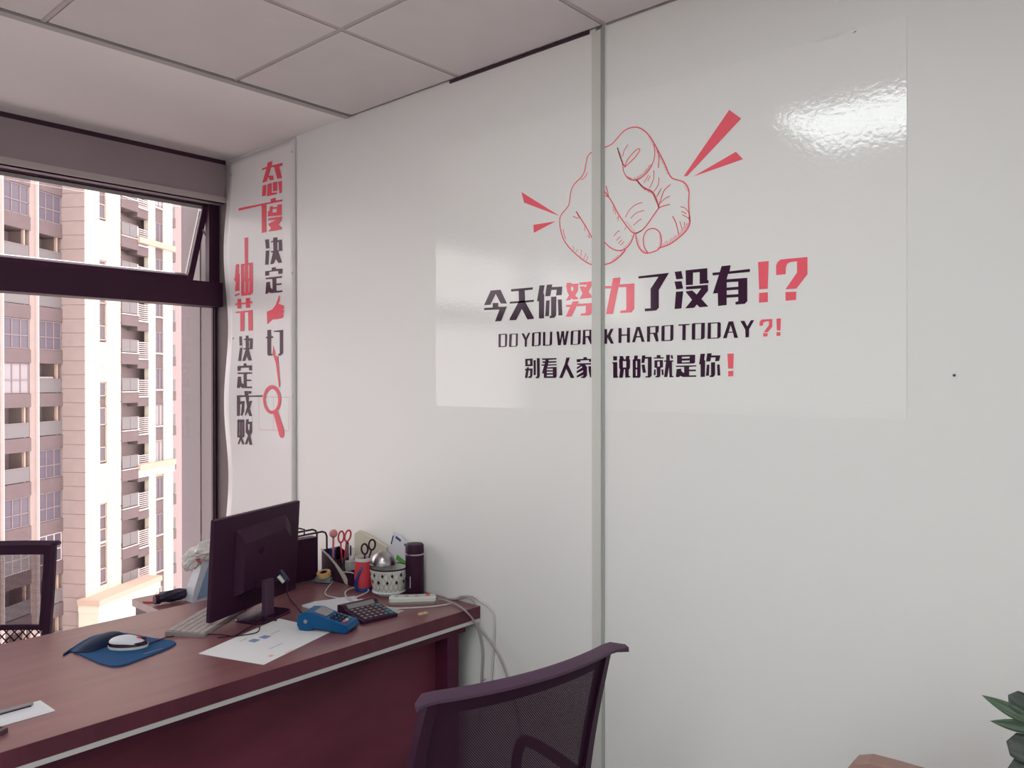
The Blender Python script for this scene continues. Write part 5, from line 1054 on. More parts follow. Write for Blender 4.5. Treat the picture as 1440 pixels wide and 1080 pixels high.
scissors('black_scissors', 'black-handled scissors standing in the red cup', (-2.298, 1.792, DZ+0.055), PT['sc2'][0], PT['sc2'][1], 0.0115, 0.0185, -0.05, 0.10, 'blk')

# ---- organiser
og = thing('desk_organiser', 'black desk organiser with pale sloping edge behind the red cup', 'organiser', (-2.455, 1.835, DZ))
pr = [(-0.105, 0.0), (0.095, 0.0), (0.095, 0.045), (0.045, 0.048), (-0.020, 0.082), (-0.105, 0.110)]
for y in (-0.040, 0.037):
    q = MB(); q.rings([[Vector((x, yy, z)) for x, z in pr] for yy in (y, y+0.003)]); q.build('side_panel', 'blk', og)
q = MB(); q.box(-0.105, 0.095, -0.037, 0.037, 0, 0.004)
q.box(-0.105, -0.102, -0.037, 0.037, 0.004, 0.108); q.box(-0.022, -0.019, -0.037, 0.037, 0.004, 0.080); q.box(0.043, 0.046, -0.037, 0.037, 0.004, 0.047)
q.build('dividers', 'blk', og)
MB().box(0.092, 0.0955, -0.037, 0.037, 0.004, 0.043).build('front_panel', 'key', og)
q = MB(); R = []
for x, z, h in ((-0.106, 0.111, 0.006), (-0.060, 0.092, 0.009), (-0.020, 0.070, 0.012), (0.020, 0.040, 0.022), (0.042, 0.022, 0.034), (0.058, 0.010, 0.020)):
    R.append([Vector((x, -0.0405, z-h/2)), Vector((x, -0.0425, z-h/2)), Vector((x, -0.0425, z+h/2)), Vector((x, -0.0405, z+h/2))])
q.rings(R); q.tube([(0.030, -0.0415, 0.044), (0.075, -0.0415, 0.050), (0.095, -0.0415, 0.050)], 0.0022, 6)
q.build('pale_edge', 'lime', og)
# things in the organiser
scissors('red_scissors', 'red-handled scissors standing in the black organiser', (-2.470, 1.828, DZ+0.02), (-2.482, 1.828, 0.912), (-2.441, 1.828, 0.921), 0.0105, 0.0215, 0.10, 0.26, 'redm')
t = thing('pink_ball_pen', 'pink stick with round fluffy ball top in the black organiser', 'pen', (-2.515, 1.815, DZ+0.005))
MB().tube([(0, 0, 0), (-0.012, 0.01, 0.150)], 0.004, 10).build('stick', 'pinkst', t, smooth=True)
MB().lathe([(0.016*math.sin(i/8*PI)+0.0003, -0.016*math.cos(i/8*PI)) for i in range(9)], (-0.013, 0.011, 0.164), 18).build('ball', 'pink', t, smooth=True)
world_obj(MB().rbox(-0.011, 0.011, -0.010, 0.010, 0, 0.105, 0.002, rotz(0.4, (-2.542, 1.832, DZ+0.005))).build('blue_box', 'navy'), 'small dark blue box standing in the black organiser', 'box')
t = thing('grey_pen', 'grey pen standing in the black organiser behind the scissors', 'pen', (-2.488, 1.858, DZ+0.005))
MB().tube([(0, 0, 0), (0.002, 0.004, 0.125)], 0.0048, 10).build('barrel', 'screen', t, smooth=True)
MB().tube([(0.002, 0.004, 0.125), (0.002, 0.004, 0.132)], 0.003, 10).build('tip', 'blk', t, smooth=True)
t = thing('white_marker', 'white marker with dark clip standing in the black organiser', 'pen', (-2.452, 1.852, DZ+0.005))
MB().tube([(0, 0, 0), (0.002, 0.0, 0.118)], 0.009, 12).build('barrel', 'packw', t, smooth=True)
MB().box(0.008, 0.012, -0.012, -0.008, 0.09, 0.128).build('clip', 'blk', t)
t = thing('grey_block', 'pale grey block inside the front of the black organiser', 'box', (-2.425, 1.835, DZ+0.005))
MB().rbox(-0.018, 0.012, -0.02, 0.02, 0, 0.074, 0.003).build('block', 'trim_grey', t)

# ---- cream folder against the wall
q = MB(); F_ = [(p[0]+2.40, p[2]-DZ) for p in PT['folder'][:3]]+[(0.099, 0.002), (-0.093, 0.002)]
fo = thing('cream_folder', 'cream folder of papers leaning on the wall behind red cup', 'folder', (-2.40, W-0.024, DZ))
XF = Matrix.Rotation(PI/2, 4, 'X')
MB().prism([(x, z) for x, z in F_], -0.004, -0.001, XF).build('front_cover', 'cream', fo)
MB().prism([(x*0.98, z*0.99+0.003) for x, z in F_], -0.010, -0.0045, XF).build('pages', 'cream2', fo)
MB().prism([(x, z+0.001) for x, z in F_], -0.0135, -0.0105, XF).build('back_cover', 'cream', fo)

# ---- wire file rack with dark binder
rk = thing('wire_file_rack', 'black wire file rack standing behind the monitor by the wall', 'file rack', (-2.568, 1.700, DZ))
for x in (0.034, -0.030):
    MB().tube([(x, -0.10, 0.004), (x, -0.10, 0.165), (x, -0.085, 0.178), (x, 0.080, 0.182), (x, 0.094, 0.176), (x, 0.100, 0.162), (x, 0.100, 0.004)], 0.0036, 8).build('wire_loop', 'blk', rk, smooth=True)
MB().tube([(0.034, 0.0, 0.182), (0.030, 0.004, 0.200), (0.026, -0.02, 0.208), (0.024, -0.06, 0.206)], 0.003, 8).build('wire_hook', 'blk', rk, smooth=True)
MB().tube([(-0.03, -0.1, 0.004), (0.034, -0.1, 0.004)], 0.003, 8).tube([(-0.03, 0.1, 0.004), (0.034, 0.1, 0.004)], 0.003, 8).build('cross_wire', 'blk', rk, smooth=True)
bd = thing('black_binder', 'dark binder standing in the black wire file rack', 'binder', (-2.568, 1.690, DZ+0.002))
MB().rbox(-0.022, 0.022, -0.095, 0.078, 0.003, 0.160, 0.004).build('cover', 'blk', bd)
MB().box(-0.018, 0.018, -0.093, 0.0785, 0.006, 0.1605).build('pages', 'key', bd)

# ---- tape roll on grey case
tp = PT['tape']
t = thing('small_case', 'flat teal-grey case on the desk in front of the file rack', 'case', (-2.492, 1.757, DZ), math.radians(25))
MB().rbox(-0.032, 0.032, -0.012, 0.012, 0.003, 0.022, 0.006).build('case_body', 'tealgrey', t)
MB().rbox(-0.035, 0.034, -0.014, 0.014, 0.0, 0.0035, 0.006).build('dark_base', 'blk', t)
t = thing('tape_roll', 'yellow-brown adhesive tape roll lying on the teal-grey case', 'tape', (-2.492, 1.757, DZ+0.0225), math.radians(10))
XT = Matrix.Translation((0, 0, 0.010)) @ Matrix.Rotation(math.radians(14), 4, 'X')
MB().lathe([(0.013, -0.008), (0.026, -0.008), (0.026, 0.008), (0.013, 0.008), (0.013, -0.008)], (0, 0, 0), 28, XT, cap=False).build('tape', 'yellow', t, smooth=True)
MB().lathe([(0.0115, -0.0085), (0.0130, -0.0085), (0.0130, 0.0085), (0.0115, 0.0085), (0.0115, -0.0085)], (0, 0, 0), 28, XT, cap=False).build('core', 'wood_dk', t, smooth=True)

# ---- paper bag with crumpled plastic, umbrella, red folder on the side cabinet
bg = thing('paper_bag', 'pale blue and white paper bag on the side cabinet behind the monitor', 'bag', (-2.715, 1.45, 0.72))
def bagring(x0, x1, y0, y1, z): return [Vector((x0, y0, z)), Vector((x1, y0, z)), Vector((x1, y1, z)), Vector((x0, y1, z))]
MB().rings([bagring(-0.045, 0.010, -0.096, 0.115, 0), bagring(-0.044, 0.012, -0.088, 0.115, 0.05), bagring(-0.036, 0.012, -0.070, 0.115, 0.10), bagring(-0.030, 0.010, -0.052, 0.115, 0.170)]).build('bag_body', 'bag', bg)
def bface(pts, m, n):
    q = MB(); q.rings([[Vector((0.0125+e, y, z)) for y, z in pts] for e in (-0.0008, 0.0016)]); q.build(n, m, bg)
bface([(-0.080, 0.010), (-0.010, 0.018), (0.030, 0.158), (-0.030, 0.138), (-0.050, 0.090)], 'bag_blue', 'blue_panel')
bface([(0.070, 0.060), (0.075, 0.160), (0.113, 0.165), (0.113, 0.070)], 'bag_blue', 'blue_panel')
bface([(0.022, 0.070), (0.030, 0.070), (0.030, 0.076), (0.022, 0.076)], 'redm', 'small_mark')
random.seed(4)
def crumple(c, sx, sy, sz, seed, amp):
    rnd = random.Random(seed); ph = [(rnd.uniform(0, 6), rnd.uniform(0, 6), rnd.uniform(18, 60)) for _ in range(7)]
    R = []
    for i in range(17):
        th_ = i/16*PI; r0 = math.sin(th_)+0.01; ring = []
        for k in range(34):
            a_ = k/34*2*PI
            nz = sum(math.sin(a_*(1+int(f) % 5)+th_*(f/9)+p1+p2) for p1, p2, f in ph)/7
            g = 1+amp*nz+rnd.uniform(-0.16, 0.16)
            ring.append(Vector((c[0]+sx*r0*math.cos(a_)*g, c[1]+sy*r0*math.sin(a_)*g, c[2]-sz*math.cos(th_)*g)))
        R.append(ring)
    return R
pb = thing('plastic_bag', 'crumpled white plastic bag stuffed into the top of the paper bag', 'bag', (-2.710, 1.43, 0.88))
MB().rings(crumple((0, 0, 0.012), 0.030, 0.085, 0.030, 3, 0.5)).build('crumpled_film', 'plasticbag', pb, smooth=False)
MB().rings(crumple((-0.005, -0.072, -0.012), 0.018, 0.034, 0.030, 8, 0.6)).build('hanging_flap', 'plasticbag', pb, smooth=False)
MB().rings(crumple((0.0, 0.050, 0.034), 0.026, 0.050, 0.020, 5, 0.6)).build('crumpled_peak', 'plasticbag', pb, smooth=False)
MB().prism([(-0.072, -0.004), (-0.052, -0.004), (-0.058, -0.022)], 0.0, 0.002, Matrix.Translation((0.018, 0, 0)) @ Matrix(((0, 0, 1, 0), (1, 0, 0, 0), (0, 1, 0, 0), (0, 0, 0, 1)))).build('red_print', 'redkey', pb)
um = thing('folded_umbrella', 'dark folded umbrella lying on the side cabinet beside the paper bag', 'umbrella', (-2.770, 1.315, 0.72), math.radians(88))
R = []
for i in range(15):
    t = i/14; x = -0.050+0.10*t; r = 0.0215*(0.72+0.4*math.sin(t*PI)**0.6)
    R.append([Vector((x+0.002*math.sin(k*2.1), r*(1+0.12*math.sin(k*2.3+i*0.5))*math.cos(k/18*2*PI), 0.0225+min(0.9, 1)*r*(1+0.12*math.sin(k*2.3+i*0.5))*math.sin(k/18*2*PI)*0.9)) for k in range(18)])
MB().rings(R).build('canopy_roll', 'umb', um, smooth=True)
MB().lathe([(0.006, -0.065), (0.0155, -0.064), (0.0165, -0.052), (0.0165, -0.046), (0.012, -0.042)], (0, 0, 0), 18, Matrix.Translation((0, 0, 0.019)) @ Matrix.Rotation(PI/2, 4, 'Y')).build('handle', 'blk', um, smooth=True)
MB().tube([(-0.030, 0.012, 0.038), (-0.052, 0.006, 0.042), (-0.060, 0.002, 0.036)], 0.0012, 6).build('wrist_loop', 'keylab', um)
q = MB(); rp = [(p[0], p[1]) for p in PT['redt']]+[(-2.86, 1.33)]
q.prism(rp, 0.7205, 0.7245); world_obj(q.build('red_folder', 'redkey'), 'red plastic sleeve edge on the side cabinet beyond the umbrella', 'folder')

# ================================================================== CHAIRS
def make_chair(name, label, loc, rz, net, group, wing=True):
    t = thing(name, label, 'chair', loc, rz, group)
    HB, HT = 0.50, 0.945
    def xb(z): s = (z-HB)/(HT-HB); return -0.175-0.085*s+0.02*math.sin(s*PI)
    def hw(z): s = (z-HB)/(HT-HB); return 0.212+0.016*math.sin(s*PI*0.9)+0.004*s
    def P(y, z, off=0): return Vector((xb(z)+0.72*y*y+off, y, z))
    # side posts: flat flanges wider towards the bottom
    for sgn in (1, -1):
        R = []
        for i in range(12):
            z = HB+(HT-HB)*i/11; wd = 0.030-0.012*i/11; th_ = 0.022-0.006*i/11
            yo = sgn*hw(z); yi = sgn*(hw(z)-wd)
            R.append([P(yo, z, -th_/2), P(yi, z, -th_/2), P(yi, z, th_/2), P(yo, z, th_/2+0.004)])
        MB().rings(R).build('back_post', 'blk', t)
    # top rail: curved, flared at the ends
    R = []
    for i in range(21):
        HW_ = 0.254 if wing else 0.231; y = -HW_+2*HW_*i/20; e = abs(y)/HW_ if wing else abs(y)/0.254; k = 1.0 if e < 0.9 else max(0.3, 1-(e-0.9)*6)
        c0 = Vector((xb(HT)+0.72*y*y-0.9*max(0, e-0.82)**2, y, HT))
        R.append([c0+Vector((-0.015*k, 0, -0.006)), c0+Vector((-0.014*k, 0, -0.001*k)), c0+Vector((0.004, 0, 0.007*k)), c0+Vector((0.010*k, 0, 0.008*k)), c0+Vector((0.010*k, 0, -0.009*k)), c0+Vector((-0.006, 0, -0.010))])
    MB().rings(R).build('top_rail', 'blk_rail', t, smooth=True)
    R = []
    for i in range(13):
        y = -0.20+0.40*i/12; R.append([P(y, HB, -0.012), P(y, HB, 0.012), P(y, HB+0.035, 0.012), P(y, HB+0.035, -0.012)])
    MB().rings(R).build('bottom_rail', 'blk', t)
    R = []
    for i in range(13):
        y = -0.205+0.41*i/12; R.append([P(y, 0.665, -0.005), P(y, 0.665, 0.007), P(y, 0.680, 0.007), P(y, 0.680, -0.005)])
    MB().rings(R).build('middle_rail', 'blk', t)
    # doubled hem of the net under the rail and along the posts
    hem = MB()
    def strip_(ya, yb, za, zb, nu, nv):
        hem.grid(lambda u, v: P(ya(za+(zb-za)*v)+(yb(za+(zb-za)*v)-ya(za+(zb-za)*v))*u, za+(zb-za)*v, 0.0025), nu, nv)
    strip_(lambda z: -hw(z)+0.01, lambda z: hw(z)-0.01, HT-0.040, HT-0.008, 16, 2)
    strip_(lambda z: -hw(z)+0.012, lambda z: -hw(z)+0.042, 0.67, HT-0.03, 2, 10)
    strip_(lambda z: hw(z)-0.042, lambda z: hw(z)-0.012, 0.67, HT-0.03, 2, 10)
    hem.uv = {}
    hem.build('net_hem', 'blk', t)
    g = MB().grid(lambda u, v: P((2*u-1)*(hw(0.675+(HT-0.685)*v)-0.012), 0.675+(HT-0.685)*v, 0.0), 20, 14)
    g.build('back_net', net, t, smooth=True)
    # open diamond lattice lower in the back
    q = MB(); n = 15; Ht = 0.14; z0 = 0.530
    wl_ = 0.40/n
    for k in range(-8, n+1):
        for sgn in (1, -1):
            pts = []
            for i in range(9):
                s = i/8; z = z0+Ht*s; y = -0.20+wl_*k+(s if sgn > 0 else 1-s)*wl_*8*0.62
                if -0.205 <= y <= 0.205: pts.append(P(y, z))
            if len(pts) > 1: q.tube(pts, 0.0022, 5)
    q.build('lumbar_lattice', 'blk', t, kind='stuff')
    # spine, seat, arms, base
    MB().tube([(-0.03, 0, 0.42), (-0.19, 0, 0.42), (-0.225, 0, 0.50), (-0.205, 0, 0.62)], 0.020, 8, smooth=4).build('back_bracket', 'blk', t, smooth=True)
    MB().rbox(-0.22, 0.25, -0.24, 0.24, 0.425, 0.485, 0.07).build('seat', 'seat', t)
    MB().rbox(-0.12, 0.12, -0.10, 0.10, 0.385, 0.425, 0.02).build('seat_plate', 'blk', t)
    for sgn in (1, -1):
        y = sgn*0.262
        MB().tube([(0.09, sgn*0.20, 0.415), (0.13, y, 0.43), (0.15, y, 0.52), (0.135, y, 0.595), (0.09, y, 0.622), (-0.06, y, 0.615), (-0.12, y, 0.585), (-0.13, y, 0.53), (-0.09, y, 0.44), (-0.05, sgn*0.20, 0.415)], 0.0135, 8, smooth=4).build('armrest', 'blk', t, smooth=True)
    MB().lathe([(0.026, 0.11), (0.026, 0.26), (0.016, 0.262), (0.016, 0.39)], n=20).build('gas_lift', 'metal', t, smooth=True)
    for k in range(5):
        a_ = k*2*PI/5+0.3; d = Vector((math.cos(a_), math.sin(a_), 0))
        leg = MB().tube([Vector((0, 0, 0.115)), d*0.14+Vector((0, 0, 0.10)), d*0.27+Vector((0, 0, 0.072))], [0.028, 0.022, 0.014], 8).build('leg', 'blk', t, smooth=True)
        cX = Matrix.Translation(d*0.272+Vector((0, 0, 0.029))) @ Matrix.Rotation(a_, 4, 'Z') @ Matrix.Rotation(PI/2, 4, 'Y')
        MB().lathe([(0.002, -0.022), (0.027, -0.020), (0.029, 0), (0.027, 0.020), (0.002, 0.022)], (0, 0, 0), 16, cX).build('caster', 'blk', leg, smooth=True)
    return t
make_chair('office_chair', 'black mesh office chair in front of the desk, back turned to viewer', (-1.212, 1.205, 0), math.radians(168.7), 'net', None)
make_chair('office_chair', 'black mesh office chair behind the desk by the window', (-2.955, 0.705, 0), math.radians(-36.9), 'net_open', None, False)

# brown chair standing against the white wall, lower right
bc = thing('brown_chair', 'brown upholstered chair with rounded back, its top corner at the bottom right', 'chair', (-0.33, 1.50, 0))
q = MB(); XB = Matrix.Translation((0, 0.125, 0)) @ Matrix.Rotation(PI/2, 4, 'X')
hp = [(-0.205, 0.42), (0.205, 0.42), (0.215, 0.68), (0.206, 0.735), (0.175, 0.762), (0.13, 0.768), (0, 0.768), (-0.13, 0.768), (-0.175, 0.7665), (-0.202, 0.756), (-0.215, 0.735), (-0.220, 0.68)]
q.rings([[XB @ Vector((x, z, yy)) for x, z in [(a*k, 0.42+(b-0.42)*(k if k > 0.99 else 0.992)) for a, b in hp]] for yy, k in ((-0.025, 0.97), (-0.018, 1.0), (0.018, 1.0), (0.025, 0.97))])
q.build('backrest', 'brownchair', bc, smooth=False)
MB().rbox(-0.21, 0.21, -0.32, 0.10, 0.40, 0.46, 0.05).build('seat', 'brownchair', bc)
for x in (-0.18, 0.18):
    for y in (-0.29, 0.12): MB().tube([(x, y, 0.40), (x*1.04, y*1.04, 0.0)], [0.018, 0.012], 8).build('leg', 'tan', bc)

# ================================================================== PLANT
pl = thing('potted_plant', 'green leafy pot plant standing by the wall at the right edge', 'plant', (0.065, 1.62, 0))
MB().lathe([(0.001, 0.0), (0.10, 0.0), (0.115, 0.02), (0.145, 0.28), (0.150, 0.31), (0.136, 0.31), (0.130, 0.27), (0.001, 0.27)], n=32).build('pot', 'pot', pl, smooth=True)
MB().lathe([(0.001, 0.275), (0.128, 0.272), (0.129, 0.268)], n=24, cap=False).build('soil', 'soil', pl)
def leaf(par, base, dirv, L_, wd, m, curl=0.25, roll=0.0, blunt=False):
    base, d = Vector(base), Vector(dirv).normalized(); side = d.cross(Vector((0, 0, 1)))
    side = side.normalized() if side.length > 0.1 else Vector((1, 0, 0)); up = side.cross(d)
    side, up = side*math.cos(roll)+up*math.sin(roll), up*math.cos(roll)-side*math.sin(roll)
    def fn(u, v):
        s = math.sin(min(1, v*1.02)*PI)**0.75*(1-0.35*v) if v < 0.985 else 0.0
        if blunt: s = max(0.0, 1-(2*v-1)**4)**0.5*(0.55+0.45*v)
        y = (2*u-1); c = base+d*(L_*v)-up*(curl*L_*v*v)+side*(wd*y*s)+up*(0.30*wd*abs(y)*s)
        return c
    g = MB().grid(fn, 4, 10); return g.build('leaf', m, par, smooth=True, solid=0.0016)
rnd = random.Random(11)
stems = []
for k, (dx, dy, h) in enumerate(((0.0, 0.0, 0.72), (-0.05, 0.02, 0.60), (0.05, 0.03, 0.66), (0.02, -0.05, 0.64), (-0.02, -0.03, 0.55))):
    tip = Vector((dx*1.8, dy*1.8, 0.27+h-0.05))
    MB().tube([(dx, dy, 0.26), (dx*1.3, dy*1.3, 0.27+h*0.5), tip], [0.008, 0.006, 0.004], 7).build('stem', 'leafdk', pl, smooth=True); stems.append((Vector((dx, dy, 0.26)), tip))
for si, (b0, tp_) in enumerate(stems):
    for i in range(7):
        s = 0.35+0.65*i/6; p = b0.lerp(tp_, s); a_ = rnd.uniform(0, 2*PI) if i else 0
        a_ = i*2.4+si*1.3
        leaf(pl, p, (math.cos(a_), math.sin(a_), 0.35+0.5*rnd.random()), rnd.uniform(0.10, 0.15), rnd.uniform(0.022, 0.032), 'leaf' if (i+si) % 2 else 'leafdk', 0.25, rnd.uniform(-0.3, 0.3))
# the leaves that reach to the left
MB().tube([(-0.02, 0, 0.27), (-0.12, -0.03, 0.60), (-0.245, -0.045, 0.86), (-0.268, -0.050, 0.95)], [0.009, 0.008, 0.006, 0.004], 7, smooth=4).build('stem', 'leafdk', pl, smooth=True)
O = pl.location
def lw(bx, by, bz, tx, ty, tz, wd, m, curl, roll, bl=False):
    b = Vector((bx, by, bz))-O; t = Vector((tx, ty, tz))-O; leaf(pl, b, t-b, (t-b).length, wd, m, curl, roll, bl)
lw(-0.215, 1.56, 0.930, -0.300, 1.55, 0.963, 0.013, 'leaf', 0.04, 1.2)
lw(-0.210, 1.56, 0.925, -0.288, 1.55, 0.922, 0.012, 'leaf', 0.02, 1.3)
lw(-0.205, 1.58, 0.930, -0.262, 1.56, 0.970, 0.020, 'leafdk', 0.05, 1.2, True)
lw(-0.185, 1.58, 0.940, -0.235, 1.56, 1.020, 0.020, 'leafdk', 0.05, 1.0, True)
lw(-0.180, 1.57, 0.870, -0.262, 1.55, 0.895, 0.026, 'leafdk', 0.15, 1.2, True)
lw(-0.180, 1.57, 0.840, -0.262, 1.55, 0.850, 0.026, 'leafdk', 0.15, 1.0, True)
lw(-0.180, 1.57, 0.900, -0.225, 1.53, 0.900, 0.030, 'leaf', 0.30, 0.9)

# ================================================================== THE APARTMENT TOWER OPPOSITE
K = Vector((-60.632, 22.46, 0)); AZ = 0.565112679
apt = thing('apartment_building', 'tall cream and taupe apartment tower with balconies seen through the window', 'building', (K.x, K.y, -30), 0)
BM = Matrix(((-0.53551098, 0.84452826, 0, 0), (0.84452826, 0.53551098, 0, 0), (0, 0, 1, 30), (0, 0, 0, 1)))   # (t along, s outward, z) -> local
def bb(t0, t1, s0, s1, z0, z1, name, m, par=apt):
    return MB().box(t0, t1, s0, s1, z0, z1, BM).build(name, m, par)
ZL, ZH = -29.9, 46.0
FL = [k for k in range(-7, 9)]
def zk(k): return 0.70+3.0*k
SA = -1.87      # face of the balcony wing
# cores
bb(-16, 0, -9, SA-1.6, ZL, ZH, 'wing_core', 'b_in'); bb(0.0, 20.0, -9, -1.3, ZL, ZH, 'tower_core', 'b_in')
bb(-0.02, 0.10, -9, -0.005, ZL, ZH, 'return_wall', 'b_pink')
def cladding(t0, t1, s1, m, z0=-17.0, z1=27.0, step=1.0):
    bb(t0+0.02, t1-0.02, s1-0.4, s1-0.05, ZL, ZH, 'wall', m)
    n = int((z1-z0)/step); data = None
    for i in range(n):
        if data is None:
            o = bb(t0, t1, s1-0.06, s1, z0+0.02, z0+step-0.02, 'cladding_panel', m); data = o.data
        else:
            o = bpy.data.objects.new('cladding_panel', data); COL.objects.link(o); o.parent = apt
        o.location = (0, 0, i*step)
cladding(0.0, 1.55, 0, 'b_cream'); cladding(2.34, 3.95, 0, 'b_cream')
cladding(7.46, 8.38, 0, 'b_cream'); cladding(9.50, 10.80, 0, 'b_cream')
# brown return wall facing the viewer: courses of panels
data = None
for i in range(44):
    if data is None:
        o = bb(-0.06, -0.02, SA, -0.01, -17+0.02, -16-0.02, 'cladding_panel', 'b_pink'); data = o.data
    else:
        o = bpy.data.objects.new('cladding_panel', data); COL.objects.link(o); o.parent = apt
    o.location = (0, 0, i*1.0)
def window(t0, t1, s, z0, z1, pane='b_win', fr='b_fr', nv=2, bar=None):
    q = MB(); f = 0.07
    q.box(t0, t0+f, s, s+0.08, z0, z1, BM); q.box(t1-f, t1, s, s+0.08, z0, z1, BM); q.box(t0, t1, s, s+0.08, z0, z0+f, BM); q.box(t0, t1, s, s+0.08, z1-f, z1, BM)
    for i in range(1, nv): x = t0+(t1-t0)*i/nv; q.box(x-f/2, x+f/2, s, s+0.08, z0, z1, BM)
    if bar: q.box(t0, t1, s, s+0.08, z0+bar-f/2, z0+bar+f/2, BM)
    o = q.build('window', fr, apt)
    MB().box(t0+0.03, t1-0.03, s+0.01, s+0.03, z0+0.03, z1-0.03, BM).build('pane', pane, o)
    return o
rb = random.Random(5)
# narrow window column in the cream wall (pairs of floors)
bb(1.55, 2.34, -0.6, -0.16, ZL, ZH, 'recess_wall', 'b_taupe')
for c0 in range(-2, 4):
    zc = c0*8.98-4.57       # top of the plain cream stretch
    bb(1.5, 2.4, -0.3, 0.0, zc-2.9, zc, 'cream_block', 'b_cream')
    z = zc
    window(1.58, 2.31, -0.14, z+0.15, z+1.25, 'b_win', 'b_corn', 1)
    window(1.58, 2.31, -0.14, z+2.90, z+4.10, 'b_win', 'b_corn', 1) if False else None
    window(1.58, 2.31, -0.14, z+1.27+1.6, z+1.27+2.9, 'b_winlt' if rb.random() < .4 else 'b_win', 'b_corn', 1)
    window(1.58, 2.31, -0.14, z+5.0, z+6.05, 'b_win', 'b_corn', 1)
# an open casement, hinged at its top
OX = BM @ Matrix.Translation((0, 0, 2.69)) @ Matrix.Rotation(math.radians(-38), 4, 'X')
q = MB(); q.box(1.60, 2.30, -0.03, 0.03, -1.25, 0.0, OX); q.build('open_casement', 'b_winlt', apt)
OX = BM @ Matrix.Translation((0, 0, -10.3)) @ Matrix.Rotation(math.radians(-38), 4, 'X')
q = MB(); q.box(1.60, 2.30, -0.03, 0.03, -1.9, 0.0, OX); q.build('open_casement', 'b_frw', apt)
for k in FL:
    z = zk(k)
    # ---- tower: recessed balcony, louvre bay, window bay
    bb(3.95, 6.00, -1.3, 0.12, z-0.85, z, 'balcony_slab', 'b_taupe')
    bb(3.95, 6.02, 0.05, 0.16, z-0.02, z+0.05, 'balcony_edge', 'b_frw')
    bb(4.00, 4.93, 0.06, 0.09, z+0.12, z+1.02, 'balcony_glass', 'b_rail'); bb(4.97, 5.90, 0.06, 0.09, z+0.12, z+1.02, 'balcony_glass', 'b_rail')
    bb(3.98, 6.00, 0.04, 0.11, z+1.02, z+1.07, 'handrail', 'b_fr')
    bb(5.90, 6.00, 0.02, 0.10, z+0.05, z+1.05, 'rail_post', 'b_frw')
    window(4.05, 5.2, -1.28, z+0.05, z+2.10, rb.choice(['b_door', 'b_win', 'b_winlt']), 'b_fr', 2)
    bb(5.2, 5.5, -1.3, -1.15, z, z+2.15, 'pale_pier', 'b_corn')
    q = MB()
    bb(6.02, 7.46, -0.9, 0.0, z-1.15, z-0.45, 'spandrel', 'b_taupe'); bb(6.02, 7.46, 0.0, 0.10, z-0.45, z-0.33, 'spandrel_cap', 'b_frw')
    for j in range(8): q.box(6.12, 7.38, -0.08, 0.0, z-0.25+j*0.16, z-0.17+j*0.16, BM)
    q.box(6.06, 6.12, -0.1, 0.02, z-0.33, z+1.05, BM); q.box(7.38, 7.44, -0.1, 0.02, z-0.33, z+1.05, BM)
    q.build('louvre_screen', 'b_louv', apt)
    zw = 2.66+3.0*k-3.0*0
    bb(8.38, 9.50, -0.5, -0.10, zw-3.0, zw, 'window_bay_wall', 'b_taupe' if k != -2 else 'b_corn')
    window(8.45, 9.45, -0.12, zw-1.80-3.0+3.0, zw-0.06, rb.choice(['b_win', 'b_win', 'b_winlt']), 'b_fr', 2)
    bb(8.38, 9.50, -0.10, 0.02, zw-1.90, zw-1.80, 'sill', 'b_frw')
    # ---- wing: two bays of balconies either side of a white pillar
    for bi, (ta, tb_) in enumerate(((-5.45, -3.08), (-2.40, -0.02), (-8.50, -6.10), (-11.6, -9.15))):
        zz = z
        bb(ta, tb_, SA-1.6, SA+0.12, zz-0.93, zz, 'balcony_slab', 'b_taupe')
        closed = (k in (-2,) and bi == 1) or k in (-3, -4, 1, 4) or (k == 0 and bi == 0)
        if closed:
            lt_ = 'b_winlt' if (k == -4 and bi == 0) else 'b_win'
            window(ta+0.03, tb_-0.10, SA-0.02, zz+0.02, zz+2.05, lt_ if k != 0 else 'b_winlt', 'b_frw' if k == -4 else 'b_fr', 3, 0.9)
        else:
            bb(ta+0.05, tb_-0.08, SA+0.02, SA+0.05, zz+0.05, zz+0.98, 'balcony_glass', 'b_rail'); bb(ta+0.03, tb_-0.05, SA, SA+0.08, zz+0.98, zz+1.03, 'handrail', 'b_fr')
            window(ta+0.1, ta+1.0, SA-1.58, zz+0.03, zz+2.05, 'b_door', 'b_fr', 2)
            bb(ta+1.05, ta+1.35, SA-1.6, SA-1.3, zz, zz+2.07, 'pale_pier', 'b_corn'); bb(ta+1.9, ta+2.0, SA-0.2, SA, zz, zz+2.07, 'corner_post', 'b_corn')
# plants and washing on one balcony
bb(-2.25, -1.85, SA-0.3, SA-0.1, 0.75, 1.30, 'blue_washing', 'far_c'); bb(-2.3, -0.6, SA-0.35, SA-0.2, 1.75, 1.85, 'washing_rail', 'b_frw')
bb(-3.08, -2.42, SA-1.6, SA+0.02, ZL, ZH, 'dividing_wall', 'b_pink')
bb(-2.50, -2.43, SA, SA+0.22, ZL, ZH, 'drain_pipe', 'b_frw'); bb(-5.58, -5.50, SA-0.1, SA+0.22, ZL, ZH, 'drain_pipe', 'b_frw')
bb(-6.10, -5.5, SA-1.6, SA, ZL, ZH, 'dividing_wall', 'b_pink'); bb(-9.15, -8.50, SA-1.6, SA, ZL, ZH, 'dividing_wall', 'b_pink')
bb(-16, -11.6, SA-1.6, SA, ZL, ZH, 'wing_wall', 'b_pink')
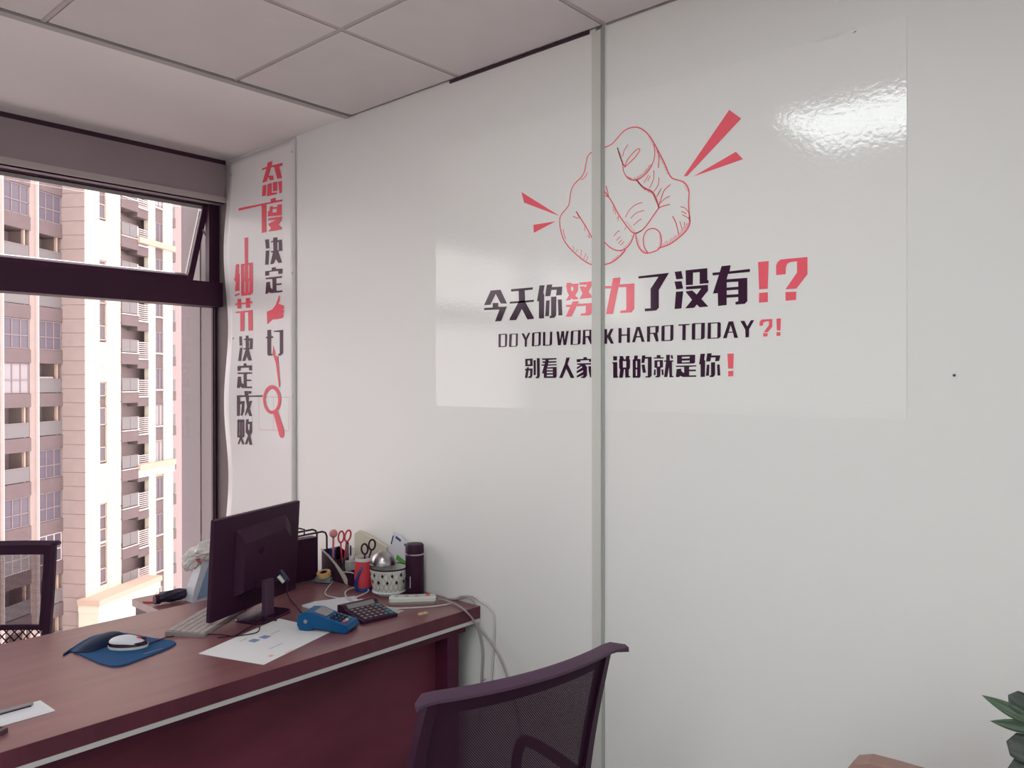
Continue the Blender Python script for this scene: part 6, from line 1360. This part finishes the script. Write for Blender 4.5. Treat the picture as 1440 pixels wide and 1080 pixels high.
# belt cornice and podium
bb(5.9, 10.85, -0.2, 0.30, -5.50, -5.05, 'belt_cornice', 'b_corn'); bb(5.9, 10.85, -0.2, 0.15, -6.1, -5.5, 'belt_cornice', 'b_cream')
bb(5.9, 10.85, -0.2, 0.30, 12.5, 12.95, 'belt_cornice', 'b_corn')
bb(-0.5, 6.7, -0.2, 1.35, ZL, -14.9, 'podium_wall', 'b_cream'); bb(-0.65, 6.85, -0.2, 1.55, -14.35, -13.95, 'podium_cornice', 'b_corn'); bb(-0.55, 6.75, -0.2, 1.45, -14.9, -14.35, 'podium_cornice', 'b_cream')
for t0 in (1.6, 4.9): window(t0, t0+1.0, 1.33, -18.4, -16.3, 'b_win', 'b_corn', 1)
# set-back wing at the far side
bb(10.85, 11.0, -9, -0.4, ZL, ZH, 'far_return', 'b_cream'); bb(11.0, 22, -9, -1.6, ZL, ZH, 'far_wall', 'b_pink')
for k in FL:
    z = zk(k)
    bb(11.0, 12.4, -1.6, -0.7, z-0.85, z, 'balcony_slab', 'b_taupe'); bb(11.0, 12.35, -0.75, -0.72, z+0.05, z+1.0, 'balcony_glass', 'b_rail')
    window(11.05, 12.2, -1.58, z+0.05, z+2.1, 'b_winlt', 'b_fr', 2)

# ---- far blocks glimpsed between tower and pier, and the ground
def far(u_dir, dist, wd, z0, z1, m, lab, name='distant_block'):
    a_ = YAW - math.atan((u_dir-720)/1120.46); p = Vector((-math.sin(a_)*dist, math.cos(a_)*dist, -30))
    t = thing(name, lab, 'building', p, a_)
    MB().box(-wd/2, wd/2, 0, wd, z0+30, z1+30).build('wall', m, t)
    q = MB().box(-wd/2-0.3, wd/2+0.3, -0.3, wd+0.3, z1+30, z1+31).build('roof', 'b_corn', t)
    n = max(2, int((z1-z0)/6)); w_ = MB()
    for i in range(n):
        for x in (-wd*0.3, 0.0, wd*0.3): MB().box(x-wd*0.07, x+wd*0.07, -0.15, 0.1, (z1-z0)*(i+0.25)/n+z0+30, (z1-z0)*(i+0.65)/n+z0+30).build('window', 'b_win', t)
far(249, 150, 26, -30, 22, 'far_a', 'hazy lilac tower far behind the apartment tower, right of it')
far(256, 120, 9, -30, -22, 'far_b', 'small orange block far below, beside the outer pier')
far(258, 105, 7, -30, -25.4, 'far_c', 'small blue roofed block lowest beside the outer pier')
g = MB().box(-260, -12, -150, 240, -30.6, -30).build('ground', 'ground'); g['kind'] = 'structure'
